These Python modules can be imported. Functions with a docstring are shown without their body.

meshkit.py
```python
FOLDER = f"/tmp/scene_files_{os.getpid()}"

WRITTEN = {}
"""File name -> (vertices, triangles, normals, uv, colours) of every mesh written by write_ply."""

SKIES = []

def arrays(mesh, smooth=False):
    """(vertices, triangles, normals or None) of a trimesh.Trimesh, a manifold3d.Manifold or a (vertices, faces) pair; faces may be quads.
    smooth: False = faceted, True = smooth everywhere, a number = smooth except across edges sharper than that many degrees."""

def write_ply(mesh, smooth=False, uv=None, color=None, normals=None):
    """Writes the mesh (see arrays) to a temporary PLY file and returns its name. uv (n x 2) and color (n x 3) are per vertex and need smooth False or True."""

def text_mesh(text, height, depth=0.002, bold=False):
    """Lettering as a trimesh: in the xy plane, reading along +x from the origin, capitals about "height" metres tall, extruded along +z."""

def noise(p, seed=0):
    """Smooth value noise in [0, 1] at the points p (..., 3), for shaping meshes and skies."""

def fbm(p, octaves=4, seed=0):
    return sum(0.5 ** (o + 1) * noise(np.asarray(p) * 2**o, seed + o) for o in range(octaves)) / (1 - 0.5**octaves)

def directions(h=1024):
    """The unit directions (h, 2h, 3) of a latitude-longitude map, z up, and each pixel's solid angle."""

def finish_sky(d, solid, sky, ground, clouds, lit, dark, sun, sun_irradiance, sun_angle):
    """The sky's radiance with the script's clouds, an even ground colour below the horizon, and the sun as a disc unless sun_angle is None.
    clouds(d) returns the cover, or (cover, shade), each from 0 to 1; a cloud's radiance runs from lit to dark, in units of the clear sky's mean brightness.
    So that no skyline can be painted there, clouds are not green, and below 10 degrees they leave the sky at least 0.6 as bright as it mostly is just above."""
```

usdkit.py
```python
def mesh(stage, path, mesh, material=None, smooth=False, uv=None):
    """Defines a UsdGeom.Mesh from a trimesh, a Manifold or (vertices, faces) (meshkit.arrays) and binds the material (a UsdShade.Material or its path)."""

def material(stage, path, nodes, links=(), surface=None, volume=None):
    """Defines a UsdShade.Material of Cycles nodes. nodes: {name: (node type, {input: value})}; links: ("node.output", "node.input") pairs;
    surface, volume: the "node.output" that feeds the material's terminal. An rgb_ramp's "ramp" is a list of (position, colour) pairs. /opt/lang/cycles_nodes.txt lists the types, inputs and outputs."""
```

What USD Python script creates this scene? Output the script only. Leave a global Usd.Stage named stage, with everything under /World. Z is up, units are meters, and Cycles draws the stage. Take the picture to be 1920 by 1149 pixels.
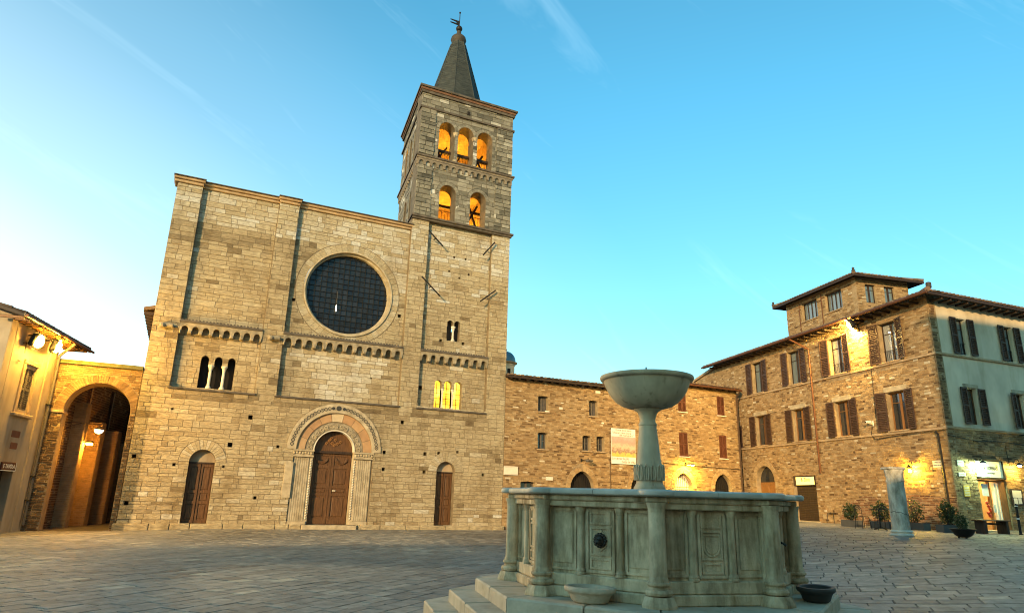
import math, random
import numpy as np, trimesh, shapely
from shapely.geometry import Polygon, box, Point, LineString, MultiPolygon
from shapely.ops import unary_union
from shapely import affinity
from shapely.prepared import prep
from pxr import Usd, UsdGeom, UsdLux, UsdShade, Sdf, Gf, Vt
import usdkit, meshkit

stage = Usd.Stage.CreateInMemory()
UsdGeom.SetStageUpAxis(stage, UsdGeom.Tokens.z)
UsdGeom.SetStageMetersPerUnit(stage, 1.0)
UsdGeom.Xform.Define(stage, '/World')
UsdGeom.Scope.Define(stage, '/World/Looks')
L = '/World/Looks/'
RAD = math.radians
# ------------------------------------------------------------------ camera
PITCH, ROLL, EYE = RAD(15.979), RAD(1.6015), 1.5
_f = np.array([0, math.cos(PITCH), math.sin(PITCH)]); _u = np.array([0, -math.sin(PITCH), math.cos(PITCH)]); _x = np.array([1.0, 0, 0])
CX = _x * math.cos(ROLL) + _u * math.sin(ROLL); CU = -_x * math.sin(ROLL) + _u * math.cos(ROLL)
cam = UsdGeom.Camera.Define(stage, '/World/camera')
cam.CreateHorizontalApertureAttr(36.0); cam.CreateVerticalApertureAttr(36.0 * 612 / 1024)
cam.CreateFocalLengthAttr(36.0 * 1240.9 / 1920); cam.CreateClippingRangeAttr(Gf.Vec2f(0.1, 5000))
m = np.eye(4); m[0, :3] = CX; m[1, :3] = CU; m[2, :3] = -_f; m[3, :3] = (0, 0, EYE)
cam.AddTransformOp().Set(Gf.Matrix4d(m.tolist()))
EXPOSURE = 1.36
cam.GetPrim().CreateAttribute('exposure', Sdf.ValueTypeNames.Float).Set(EXPOSURE)
# ------------------------------------------------------------------ sky and sun
SUN_AZ, SUN_EL = RAD(202), RAD(12)
SKY_STRENGTH, SUN_INTENSITY = 0.135, 0.64
SK_S, SK_T, CL_A, CL_B = (0.65, 0.642, -0.407), (-0.646, 0.185, -0.741), 2.1, 0.9
SUN_COLOR = (1.0, 0.64, 0.28)
usdkit.material(stage, L + 'sky', {
    'tc': ('texture_coordinate', {}),
    'sky': ('sky_texture', {'sky_type': 'single_scattering', 'sun_disc': False, 'sun_elevation': SUN_EL, 'sun_rotation': SUN_AZ - 2 * math.pi,
                            'air_density': 1.0, 'aerosol_density': 0.9, 'ozone_density': 1.6}),
    'tint': ('mix', {'mix_type': 'multiply', 'fac': 1.0, 'color2': (0.46, 1.02, 1.0)}),
    'sp': ('separate_xyz', {}), 'hz': ('rgb_ramp', {'ramp': [(0.0, (1.08, .66, .62)), (0.12, (1.05, .70, .66)), (0.3, (.98, .84, .83)), (0.55, (.86, .97, .98)), (1, (.9, 1, 1))]}), 'hm': ('mix', {'mix_type': 'multiply', 'fac': 1.0}),
    'dir': ('vector_math', {'math_type': 'dot_product', 'vector2': (-0.74, 0.36, -0.57)}), 'gr': ('rgb_ramp', {'ramp': [(0.0, (0, 0, 0)), (0.10, (.01, .01, .01)), (0.30, (.05, .05, .05)), (0.50, (.15, .15, .15)), (0.66, (.34, .34, .34)), (0.80, (.7, .7, .7)), (0.88, (1, 1, 1)), (1.0, (1, 1, 1))]}),
    'glow': ('mix', {'mix_type': 'mix', 'color2': (10.0, 10.6, 10.2)}),
    'ds': ('vector_math', {'math_type': 'dot_product', 'vector2': SK_S}), 'dt': ('vector_math', {'math_type': 'dot_product', 'vector2': SK_T}), 'map': ('combine_xyz', {}), 'ms': ('math', {'math_type': 'multiply_add', 'value2': 1.7, 'value3': CL_A}), 'mt': ('math', {'math_type': 'multiply_add', 'value2': 9.0, 'value3': CL_B}),
    'cn': ('noise_texture', {'scale': 1.6, 'detail': 7, 'roughness': 0.6, 'distortion': 0.6}),
    'cr': ('rgb_ramp', {'ramp': [(0.0, (0, 0, 0)), (0.58, (0, 0, 0)), (0.8, (0.11, 0.11, 0.11)), (1, (0.16, 0.16, 0.16))]}),
    'cl': ('mix', {'mix_type': 'mix', 'color2': (4.6, 6.2, 6.8)}),
    'bg': ('background_shader', {'strength': SKY_STRENGTH})},
    [('tc.generated', 'ds.vector1'), ('tc.generated', 'dt.vector1'), ('ds.value', 'ms.value1'), ('dt.value', 'mt.value1'), ('ms.value', 'map.x'), ('mt.value', 'map.y'), ('map.vector', 'cn.vector'), ('cn.fac', 'cr.fac'), ('sky.color', 'tint.color1'), ('tc.generated', 'sp.vector'), ('sp.z', 'hz.fac'), ('tint.color', 'hm.color1'), ('hz.color', 'hm.color2'), ('tc.generated', 'dir.vector1'), ('dir.value', 'gr.fac'), ('gr.color', 'glow.fac'), ('hm.color', 'glow.color1'), ('glow.color', 'cl.color1'), ('cr.color', 'cl.fac'),
     ('cl.color', 'bg.color')], surface='bg.background')
dome = UsdLux.DomeLight.Define(stage, '/World/sky')
UsdShade.MaterialBindingAPI.Apply(dome.GetPrim()).Bind(UsdShade.Material.Get(stage, L + 'sky'))
dome.GetPrim().SetCustomDataByKey('kind', 'structure')
sun = UsdLux.DistantLight.Define(stage, '/World/sun')
sun.CreateNormalizeAttr(True); sun.CreateIntensityAttr(SUN_INTENSITY); sun.CreateAngleAttr(0.5); sun.CreateColorAttr(Gf.Vec3f(*SUN_COLOR))
sd = np.array([math.sin(SUN_AZ) * math.cos(SUN_EL), math.cos(SUN_AZ) * math.cos(SUN_EL), math.sin(SUN_EL)])
sx = np.cross([0, 0, 1], sd); sx /= np.linalg.norm(sx); sy = np.cross(sd, sx)
m = np.eye(4); m[0, :3] = sx; m[1, :3] = sy; m[2, :3] = sd
sun.AddTransformOp().Set(Gf.Matrix4d(m.tolist()))

# ------------------------------------------------------------------ helpers
_names = {}; TONED = set()
def numbered(parent, name):
    k = (parent, name); n = _names.get(k, -1) + 1; _names[k] = n
    return parent + '/' + (name if n == 0 else '%s_%03d' % (name, n))
def setcd(p, label=None, cat=None, group=None, kind=None):
    for k, v in (('label', label), ('category', cat), ('group', group), ('kind', kind)):
        if v: p.SetCustomDataByKey(k, v)
def path_of(x): return str(x.GetPath()) if not isinstance(x, str) else x
def thing(name, label, cat, loc=(0, 0, 0), rotz=0, group=None):
    x = UsdGeom.Xform.Define(stage, numbered('/World', name))
    x.AddTranslateOp().Set(Gf.Vec3d(*map(float, loc))); x.AddRotateZOp().Set(float(rotz))
    setcd(x.GetPrim(), label, cat, group); return x.GetPrim()
def part(parent, name, mesh, mat, label=None, kind=None, smooth=False, tone=None):
    if isinstance(mesh, list): mesh = cat(mesh)
    if tone is None and mat in TONED: tone = 0.5
    if tone is not None and np.ndim(tone) == 0: tone = np.full(len(mesh.vertices), tone)
    mp = usdkit.mesh(stage, numbered(path_of(parent), name), mesh, L + mat, smooth=smooth)
    if tone is not None:
        UsdGeom.PrimvarsAPI(mp).CreatePrimvar('tone', Sdf.ValueTypeNames.FloatArray, 'vertex').Set(Vt.FloatArray.FromNumpy(np.asarray(tone, np.float32)))
    setcd(mp.GetPrim(), label, None, None, kind); return mp.GetPrim()
def copy_of(src, loc, rotz, label=None, group=None):
    was = src.GetCustomData(); nm = src.GetName()
    while nm[-4:-3] == '_' and nm[-3:].isdigit(): nm = nm[:-4]
    r = thing(nm, label or was['label'], was['category'], loc, rotz, group or was.get('group'))
    r.GetReferences().AddInternalReference(src.GetPath()); r.SetInstanceable(True)
    setcd(r, label or was['label'], was['category'], group or was.get('group')); return r
def cat(ms): return trimesh.util.concatenate([trimesh.Trimesh(np.asarray(q.vertices), np.asarray(q.faces), process=False) for q in ms])
def bx(x0, x1, y0, y1, z0, z1):
    b = trimesh.creation.box((abs(x1 - x0), abs(y1 - y0), abs(z1 - z0))); b.apply_translation(((x0 + x1) / 2, (y0 + y1) / 2, (z0 + z1) / 2)); return b
def rbx(x0, x1, y0, y1, z0, z1, c=0.01):
    "chamfered box"
    v = []
    for (ax, ay, az) in ((0, c, c), (c, 0, c), (c, c, 0)):
        for X in (x0 + ax, x1 - ax):
            for Y in (y0 + ay, y1 - ay):
                for Z in (z0 + az, z1 - az): v.append((X, Y, Z))
    return trimesh.convex.convex_hull(np.array(v))
def cyl(p, q, r, n=10, r2=None):
    p, q = np.array(p, float), np.array(q, float); d = q - p; h = np.linalg.norm(d); r2 = r if r2 is None else r2
    a = np.arange(n) * 2 * math.pi / n; z = d / h
    t = np.cross(z, [0, 0, 1.0] if abs(z[2]) < .9 else [1.0, 0, 0]); t /= np.linalg.norm(t); b = np.cross(z, t)
    ring = np.cos(a)[:, None] * t + np.sin(a)[:, None] * b
    v = np.vstack([p + ring * r, q + ring * r2, [p], [q]]); f = []
    for i in range(n):
        j = (i + 1) % n; f += [(i, j, n + j), (i, n + j, n + i), (2 * n, j, i), (2 * n + 1, n + i, n + j)]
    return trimesh.Trimesh(v, f, process=False)
def tube(pts, r, n=6): return cat([cyl(pts[i], pts[i + 1], r, n) for i in range(len(pts) - 1)])
def lathe(prof, n=32, at=(0, 0, 0)):
    prof = np.array(prof, float); a = np.arange(n) * 2 * math.pi / n; k = len(prof)
    v = np.array([(r * math.cos(t), r * math.sin(t), z) for r, z in prof for t in a]); f = []
    for i in range(k - 1):
        for j in range(n):
            q = (j + 1) % n; f += [(i * n + j, i * n + q, (i + 1) * n + q), (i * n + j, (i + 1) * n + q, (i + 1) * n + j)]
    return trimesh.Trimesh(v + np.array(at, float), f, process=False)
def ext(poly, y0, y1):
    "polygon in (x,z) extruded from y0 (front) to y1 (back)"
    ms = []
    for g in getattr(poly, 'geoms', [poly]):
        if g.is_empty or g.geom_type != 'Polygon' or g.area < 1e-5: continue
        e = trimesh.creation.extrude_polygon(g, y1 - y0, engine='earcut'); v = np.array(e.vertices)
        ms.append(trimesh.Trimesh(np.c_[v[:, 0], y1 - v[:, 2], v[:, 1]], e.faces, process=False))
    return cat(ms)
def exz(poly, z0, z1):
    ms = []
    for g in getattr(poly, 'geoms', [poly]):
        e = trimesh.creation.extrude_polygon(g, z1 - z0, engine='earcut'); e.apply_translation((0, 0, z0)); ms.append(e)
    return cat(ms)
def rz(mesh, deg, at=(0, 0, 0)):
    a = RAD(deg); M = np.array([[math.cos(a), -math.sin(a), 0], [math.sin(a), math.cos(a), 0], [0, 0, 1]])
    q = mesh.copy(); q.vertices = np.asarray(q.vertices) @ M.T + np.array(at, float); return q
def arch(x0, x1, z0, zt, n=16, rise=None):
    "opening with a round (or segmental/pointed) head"
    w = (x1 - x0) / 2; c = (x0 + x1) / 2; rise = w if rise is None else rise; zs = zt - rise
    p = [(x0, z0), (x1, z0)] + [(c + w * math.cos(t), zs + rise * math.sin(t)) for t in np.linspace(0, math.pi, n)]
    return Polygon(p)
def pointed(x0, x1, z0, zs, zt, n=10):
    w = (x1 - x0) / 2; c = (x0 + x1) / 2; h = zt - zs; R = (w * w + h * h) / (2 * w); a = math.asin(min(1, h / R))
    r = [(x1 - R + R * math.cos(t), zs + R * math.sin(t)) for t in np.linspace(0, a, n)]
    l = [(2 * c - x, z) for x, z in r[::-1]][1:]
    return Polygon([(x0, z0), (x1, z0)] + r + l)
def ring_blocks(cx, cz, r0, r1, a0, a1, n, gap=0.012):
    out = []
    for i in range(n):
        t0 = a0 + (a1 - a0) * i / n; t1 = a0 + (a1 - a0) * (i + 1) / n; g0, g1 = gap / r0 / 2, gap / r1 / 2
        ts = np.linspace(0, 1, 3)
        inn = [(cx + r0 * math.cos(t0 + g0 + (t1 - t0 - 2 * g0) * s), cz + r0 * math.sin(t0 + g0 + (t1 - t0 - 2 * g0) * s)) for s in ts]
        o = [(cx + r1 * math.cos(t0 + g1 + (t1 - t0 - 2 * g1) * s), cz + r1 * math.sin(t0 + g1 + (t1 - t0 - 2 * g1) * s)) for s in ts]
        out.append(Polygon(inn + o[::-1]))
    return out
def text(s, h, x, z, y, depth=0.004, bold=False, center=False):
    t = meshkit.text_mesh(s, h, depth, bold); v = np.array(t.vertices)
    if center: v[:, 0] -= (v[:, 0].min() + v[:, 0].max()) / 2
    return trimesh.Trimesh(np.c_[v[:, 0] + x, y - v[:, 2], v[:, 1] + z], t.faces, process=False)

# ------------------------------------------------------------------ masonry
def ashlar(region, hr, lr, rng, gap=0.008, rough=1.0):
    x0, z0, x1, z1 = region.bounds; P = prep(region); out = []; z = z0
    while z < z1 - 0.02:
        h = rng.uniform(*hr(z) if callable(hr) else hr); h = min(h, z1 - z)
        if z1 - z - h < 0.05: h = z1 - z
        x = x0 - rng.uniform(0, 0.5)
        while x < x1:
            l = rng.uniform(*(lr(z) if callable(lr) else lr)); a, b, c, d = x + gap, z + gap, x + l - gap, z + h - gap
            x += l
            if c <= x0 or a >= x1: continue
            a, c = max(a, x0 + gap * .5), min(c, x1 - gap * .5)
            if c - a < 0.04 or d - b < 0.02: continue
            r = box(a, b, c, d)
            if P.contains(r): out.append(r)
            elif P.intersects(r):
                i = region.intersection(r).buffer(-gap * .4)
                for g in getattr(i, 'geoms', [i]):
                    if g.geom_type == 'Polygon' and g.area > 0.004: out.append(g)
        z += h
    return out
def block(poly, yf, depth, c, rng, jit=0.004):
    "one bevelled stone standing proud of the wall face yf by depth"
    cs = list(poly.exterior.coords)[:-1]
    if len(cs) == 4 and abs(poly.area - (poly.bounds[2] - poly.bounds[0]) * (poly.bounds[3] - poly.bounds[1])) < 1e-6:
        a, b, c_, d = poly.bounds; q = [(a, b), (c_, b), (c_, d), (a, d)]
        s = [(1, 1), (-1, 1), (-1, -1), (1, -1)]
        v = [(x, yf + 0.01, z) for x, z in q] + [(x + sx * c * rng.uniform(.5, 1.5), yf - depth + rng.uniform(-jit, jit), z + sz * c * rng.uniform(.5, 1.5)) for (x, z), (sx, sz) in zip(q, s)]
        f = [(4, 5, 6), (4, 6, 7)] + [t for i in range(4) for t in ((i, (i + 1) % 4, 4 + (i + 1) % 4), (i, 4 + (i + 1) % 4, 4 + i))]
        return trimesh.Trimesh(np.array(v), f, process=False)
    return ext(Polygon(poly.exterior), yf - depth, yf + 0.01)
def lay(parent, polys, yf, mat, rng, tonef, depth=(0.008, 0.03), c=0.008, single=0, name='stone', rest='stonework', xf=None, key=None):
    blocks = []
    for p in polys:
        dd = rng.uniform(*depth); cx, cz = p.centroid.x, p.centroid.y
        y = yf(cx, cz) if callable(yf) else yf
        b = block(p, y, dd, c, rng)
        if xf: b = xf(b)
        blocks.append((p.area if key is None else key(p), b, min(1, max(0, tonef(cx, cz)))))
    blocks.sort(key=lambda t: -t[0])
    for a, b, t in blocks[:single]: part(parent, name, b, mat, tone=np.full(len(b.vertices), t))
    r = blocks[single:]
    if r: part(parent, rest, [b for _, b, _ in r], mat, kind='stuff', tone=np.concatenate([np.full(len(b.vertices), t) for _, b, t in r]))

# ------------------------------------------------------------------ materials
def stone_mat(name, ramp, noise=(3, 3, 3), nscale=1.0, contrast=(0.72, 1.15), rough=0.85, bump=0.5, bscale=18, bstretch=(1, 1, 1), bdist=0.02, spec=0.25, usetone=True, dirt=None):
    n = {'tc': ('texture_coordinate', {}), 'map': ('mapping', {'scale': noise}), 'n': ('noise_texture', {'scale': nscale, 'detail': 6, 'roughness': 0.62}),
         'nr': ('rgb_ramp', {'ramp': [(0.25, (contrast[0],) * 3), (0.75, (contrast[1],) * 3)]}),
         'm': ('mix', {'mix_type': 'multiply', 'fac': 1.0}),
         'bm': ('mapping', {'scale': bstretch}), 'bn': ('noise_texture', {'scale': bscale, 'detail': 5, 'roughness': 0.65}),
         'b': ('bump', {'strength': bump, 'distance': bdist}), 'p': ('principled_bsdf', {'roughness': rough, 'specular_ior_level': spec}),
         'col': ('rgb_ramp', {'ramp': ramp})}
    l = [('tc.object', 'map.vector'), ('map.vector', 'n.vector'), ('n.fac', 'nr.fac'), ('col.color', 'm.color1'), ('nr.color', 'm.color2'),
         ('tc.object', 'bm.vector'), ('bm.vector', 'bn.vector'), ('bn.fac', 'b.height'), ('b.normal', 'p.normal')]
    if usetone:
        TONED.add(name); n['at'] = ('attribute', {'attribute': 'tone'}); l.append(('at.fac', 'col.fac'))
    else:
        n['n2'] = ('noise_texture', {'scale': 1.3, 'detail': 4, 'roughness': 0.6}); l += [('map.vector', 'n2.vector'), ('n2.fac', 'col.fac')]
    out = 'm.color'
    if dirt:
        n['dm'] = ('mapping', {'scale': dirt[0]}); n['dn'] = ('noise_texture', {'scale': 1.0, 'detail': 6, 'roughness': 0.65})
        n['dr'] = ('rgb_ramp', {'ramp': [(dirt[1], (0, 0, 0)), (dirt[2], (1, 1, 1))]}); n['dx'] = ('mix', {'mix_type': 'multiply', 'color2': dirt[3]})
        l += [('tc.object', 'dm.vector'), ('dm.vector', 'dn.vector'), ('dn.fac', 'dr.fac'), ('dr.color', 'dx.fac'), (out, 'dx.color1')]; out = 'dx.color'
    l.append((out, 'p.base_color'))
    usdkit.material(stage, L + name, n, l, surface='p.BSDF')
def flat_mat(name, col, rough=0.6, metal=0.0, var=0.12, scale=4, stretch=(1, 1, 1), bump=0.15, spec=0.3):
    c0 = tuple(c * (1 - var * 1.5) for c in col); c1 = tuple(min(1, c * (1 + var)) for c in col)
    usdkit.material(stage, L + name, {'tc': ('texture_coordinate', {}), 'map': ('mapping', {'scale': stretch}), 'n': ('noise_texture', {'scale': scale, 'detail': 6, 'roughness': 0.6}),
        'r': ('rgb_ramp', {'ramp': [(0.3, c0), (0.7, c1)]}), 'b': ('bump', {'strength': bump, 'distance': 0.01}),
        'p': ('principled_bsdf', {'roughness': rough, 'metallic': metal, 'specular_ior_level': spec})},
        [('tc.object', 'map.vector'), ('map.vector', 'n.vector'), ('n.fac', 'r.fac'), ('r.color', 'p.base_color'), ('n.fac', 'b.height'), ('b.normal', 'p.normal')], surface='p.BSDF')
def emit(name, col, s):
    usdkit.material(stage, L + name, {'e': ('emission', {'color': col, 'strength': s})}, [], surface='e.emission')
def glass(name, tint=(0.05, 0.06, 0.07), rough=0.03, mix=1.0):
    usdkit.material(stage, L + name, {'p': ('principled_bsdf', {'base_color': tint, 'roughness': rough, 'specular_ior_level': 0.8, 'coat_weight': 0.6, 'coat_roughness': 0.02}),
                                      'tc': ('texture_coordinate', {}), 'n': ('noise_texture', {'scale': 1.5}), 'b': ('bump', {'strength': 0.06, 'distance': 0.02})},
                    [('tc.object', 'n.vector'), ('n.fac', 'b.height'), ('b.normal', 'p.normal')], surface='p.BSDF')

stone_mat('travertine', [(0.0, (.22, .165, .095)), (0.2, (.36, .285, .175)), (0.5, (.45, .37, .235)), (0.75, (.50, .425, .29)), (0.88, (.55, .50, .395)), (1.0, (.62, .595, .52))], noise=(2.6, 2.6, 15), nscale=1.8, contrast=(0.40, 1.22), bump=1.0, bscale=11, bstretch=(1, 1, 5), bdist=0.055,
          dirt=((0.9, 0.9, 0.35), 0.48, 0.76, (0.58, 0.51, 0.42)))
stone_mat('mortar', [(0.3, (.12, .09, .055)), (0.7, (.22, .17, .105))], usetone=False, bscale=25)
stone_mat('tower_stone', [(0.0, (.07, .068, .056)), (0.3, (.15, .142, .115)), (0.6, (.225, .21, .17)), (0.85, (.32, .305, .255)), (1.0, (.54, .53, .49))], noise=(1.5, 1.5, 4), nscale=1.6, contrast=(0.6, 1.2), bump=0.9, bscale=10, bstretch=(1, 1, 4), bdist=0.035)
stone_mat('tower_mortar', [(0.3, (.085, .075, .057)), (0.7, (.14, .12, .09))], usetone=False, bscale=25)
stone_mat('carved_stone', [(0.3, (.29, .235, .15)), (0.7, (.44, .37, .26))], usetone=False, contrast=(0.7, 1.12), bscale=30, bump=0.5, bdist=0.012)
stone_mat('weathered_stone', [(0.3, (.20, .165, .11)), (0.7, (.36, .30, .21))], usetone=False, contrast=(0.5, 1.15), noise=(4, 4, 4), bscale=25, bump=0.8, bdist=0.02)
stone_mat('pink_stone', [(0.0, (.30, .17, .09)), (0.5, (.40, .25, .13)), (1.0, (.48, .38, .25))], contrast=(0.75, 1.1), bscale=25, bump=0.3)
stone_mat('cornice_stone', [(0.3, (.30, .20, .11)), (0.7, (.42, .31, .19))], usetone=False, bscale=20)
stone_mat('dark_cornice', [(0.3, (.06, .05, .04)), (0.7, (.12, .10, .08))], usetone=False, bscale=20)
stone_mat('brick', [(0.0, (.11, .062, .028)), (0.25, (.22, .132, .06)), (0.5, (.30, .195, .092)), (0.75, (.36, .25, .13)), (0.9, (.41, .305, .175)), (1.0, (.50, .43, .31))], noise=(2, 2, 5), nscale=1.8, contrast=(0.48, 1.22), bump=0.7, bscale=20, bdist=0.02)
stone_mat('red_brick', [(0.0, (.09, .04, .022)), (0.5, (.19, .09, .045)), (1.0, (.34, .22, .13))], noise=(2, 2, 4), contrast=(0.62, 1.2), bump=0.7, bscale=20)
stone_mat('brick_mortar', [(0.3, (.24, .175, .095)), (0.7, (.36, .265, .155))], usetone=False, bscale=25, bump=0.7)
stone_mat('stucco', [(0.25, (.48, .41, .295)), (0.75, (.65, .56, .41))], usetone=False, noise=(1, 1, .6), nscale=0.9, contrast=(0.82, 1.08), bscale=40, bump=0.2, bdist=0.008, dirt=((1.2, 1.2, 0.3), 0.5, 0.8, (0.7, 0.66, 0.58)))
stone_mat('cream_stucco', [(0.25, (.30, .23, .15)), (0.75, (.42, .335, .225))], usetone=False, noise=(1, 1, .6), nscale=0.9, contrast=(0.75, 1.08), bscale=40, bump=0.25, bdist=0.01, dirt=((1.2, 1.2, 0.3), 0.45, 0.8, (0.6, 0.5, 0.4)))
stone_mat('paving', [(0.0, (.105, .098, .084)), (0.35, (.185, .175, .15)), (0.7, (.255, .24, .203)), (0.92, (.32, .295, .24)), (1.0, (.44, .385, .29))], noise=(3, 3, 3), nscale=1.6, contrast=(0.5, 1.2), rough=0.62, bump=0.9, bscale=18, bdist=0.016, spec=0.35)
stone_mat('joint', [(0.3, (.055, .05, .04)), (0.7, (.10, .092, .075))], usetone=False, bscale=30)
stone_mat('fountain_stone', [(0.2, (.52, .395, .235)), (0.8, (.76, .595, .375))], usetone=False, noise=(3, 3, 2), nscale=1.8, contrast=(0.48, 1.15), rough=0.8, bscale=32, bump=0.8, bdist=0.012, spec=0.25, dirt=((7, 7, 1.1), 0.45, 0.68, (0.44, 0.38, 0.29)))
stone_mat('step_stone', [(0.2, (.42, .34, .235)), (0.8, (.66, .55, .39))], usetone=False, noise=(2, 2, 2), nscale=1.5, contrast=(0.6, 1.12), rough=0.7, bscale=22, bump=0.8, bdist=0.015, dirt=((3, 3, 3), 0.5, 0.75, (0.5, 0.47, 0.4)))
stone_mat('bowl_stone', [(0.2, (.38, .305, .195)), (0.8, (.58, .475, .31))], usetone=False, noise=(2, 2, 1), nscale=1.5, contrast=(0.65, 1.15), rough=0.65, bscale=40, bump=0.3, bdist=0.008, dirt=((7, 7, 0.6), 0.55, 0.72, (0.42, 0.38, 0.33)))
stone_mat('column_stone', [(0.2, (.36, .34, .28)), (0.8, (.60, .57, .48))], usetone=False, noise=(4, 4, 2), nscale=1.5, contrast=(0.5, 1.15), rough=0.85, bscale=18, bump=1.0, bdist=0.025, dirt=((5, 5, 1.5), 0.46, 0.7, (0.42, 0.40, 0.34)))
stone_mat('spire_tile', [(0.2, (.018, .023, .022)), (0.8, (.055, .06, .052))], usetone=False, noise=(1.5, 1.5, 4), nscale=2.5, contrast=(0.5, 1.4), rough=0.7, bscale=22, bump=0.8, bdist=0.03)
stone_mat('roof_tile', [(0.0, (.06, .042, .03)), (0.4, (.13, .085, .055)), (0.75, (.20, .135, .085)), (1.0, (.28, .21, .13))], noise=(3, 3, 3), contrast=(0.6, 1.2), bscale=25, bump=0.5)
stone_mat('plain_ground', [(0.3, (.10, .098, .085)), (0.7, (.15, .145, .125))], usetone=False, bscale=8)
flat_mat('wood_door', (.105, .050, .020), 0.5, var=0.35, scale=5, stretch=(6, 6, .6), bump=0.3)
flat_mat('wood_dark', (.035, .020, .012), 0.6, var=0.3, scale=5, stretch=(4, 4, .8))
flat_mat('wood_warm', (.22, .10, .03), 0.5, var=0.3, scale=5, stretch=(6, 6, .8))
flat_mat('shutter_brown', (.060, .032, .020), 0.55, var=0.25, scale=6)
flat_mat('shutter_red', (.10, .034, .018), 0.6, var=0.25, scale=6)
flat_mat('shutter_grey', (.10, .085, .07), 0.7, var=0.25, scale=6, stretch=(6, 6, 1))
flat_mat('iron', (.025, .023, .021), 0.55, 0.6, scale=20)
flat_mat('rusty_iron', (.06, .035, .022), 0.7, 0.3, scale=15)
flat_mat('copper_pipe', (.12, .05, .025), 0.5, 0.4, scale=10)
flat_mat('dark_void', (.012, .010, .009), 0.9)
flat_mat('lead', (.07, .09, .10), 0.5, 0.5)
flat_mat('blue_dome', (.07, .16, .22), 0.45, 0.3)
flat_mat('white_paint', (.62, .60, .54), 0.6, var=0.06)
flat_mat('plaque_stone', (.58, .53, .43), 0.6, var=0.08)
flat_mat('curtain', (.55, .54, .50), 0.8, var=0.08, stretch=(8, 8, .4))
flat_mat('text_dark', (.03, .028, .025), 0.7)
flat_mat('text_brown', (.11, .075, .04), 0.7)
flat_mat('sign_brown', (.07, .022, .014), 0.5)
flat_mat('terracotta', (.16, .06, .03), 0.8)
flat_mat('planter_grey', (.06, .062, .06), 0.7)
flat_mat('bronze', (.045, .038, .030), 0.45, 0.5)
flat_mat('black_stone', (.035, .032, .028), 0.6)
flat_mat('bark', (.06, .042, .028), 0.9, scale=12)
flat_mat('cloth_dark', (.03, .035, .04), 0.8)
flat_mat('skin', (.38, .22, .15), 0.6)
flat_mat('goods_red', (.45, .06, .03), 0.5); flat_mat('goods_yellow', (.6, .38, .06), 0.5); flat_mat('goods_green', (.12, .25, .06), 0.5); flat_mat('goods_white', (.6, .56, .46), 0.5)
usdkit.material(stage, L + 'leaf', {'oi': ('geometry', {}), 'r': ('rgb_ramp', {'ramp': [(0, (.018, .034, .010)), (0.6, (.045, .075, .020)), (1, (.085, .11, .03))]}),
    'p': ('principled_bsdf', {'roughness': 0.55}), 't': ('translucent_bsdf', {'color': (.06, .09, .02)}), 'x': ('mix_closure', {'fac': 0.3})},
    [('oi.random_per_island', 'r.fac'), ('r.color', 'p.base_color'), ('p.BSDF', 'x.closure1'), ('t.BSDF', 'x.closure2')], surface='x.closure')
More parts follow.
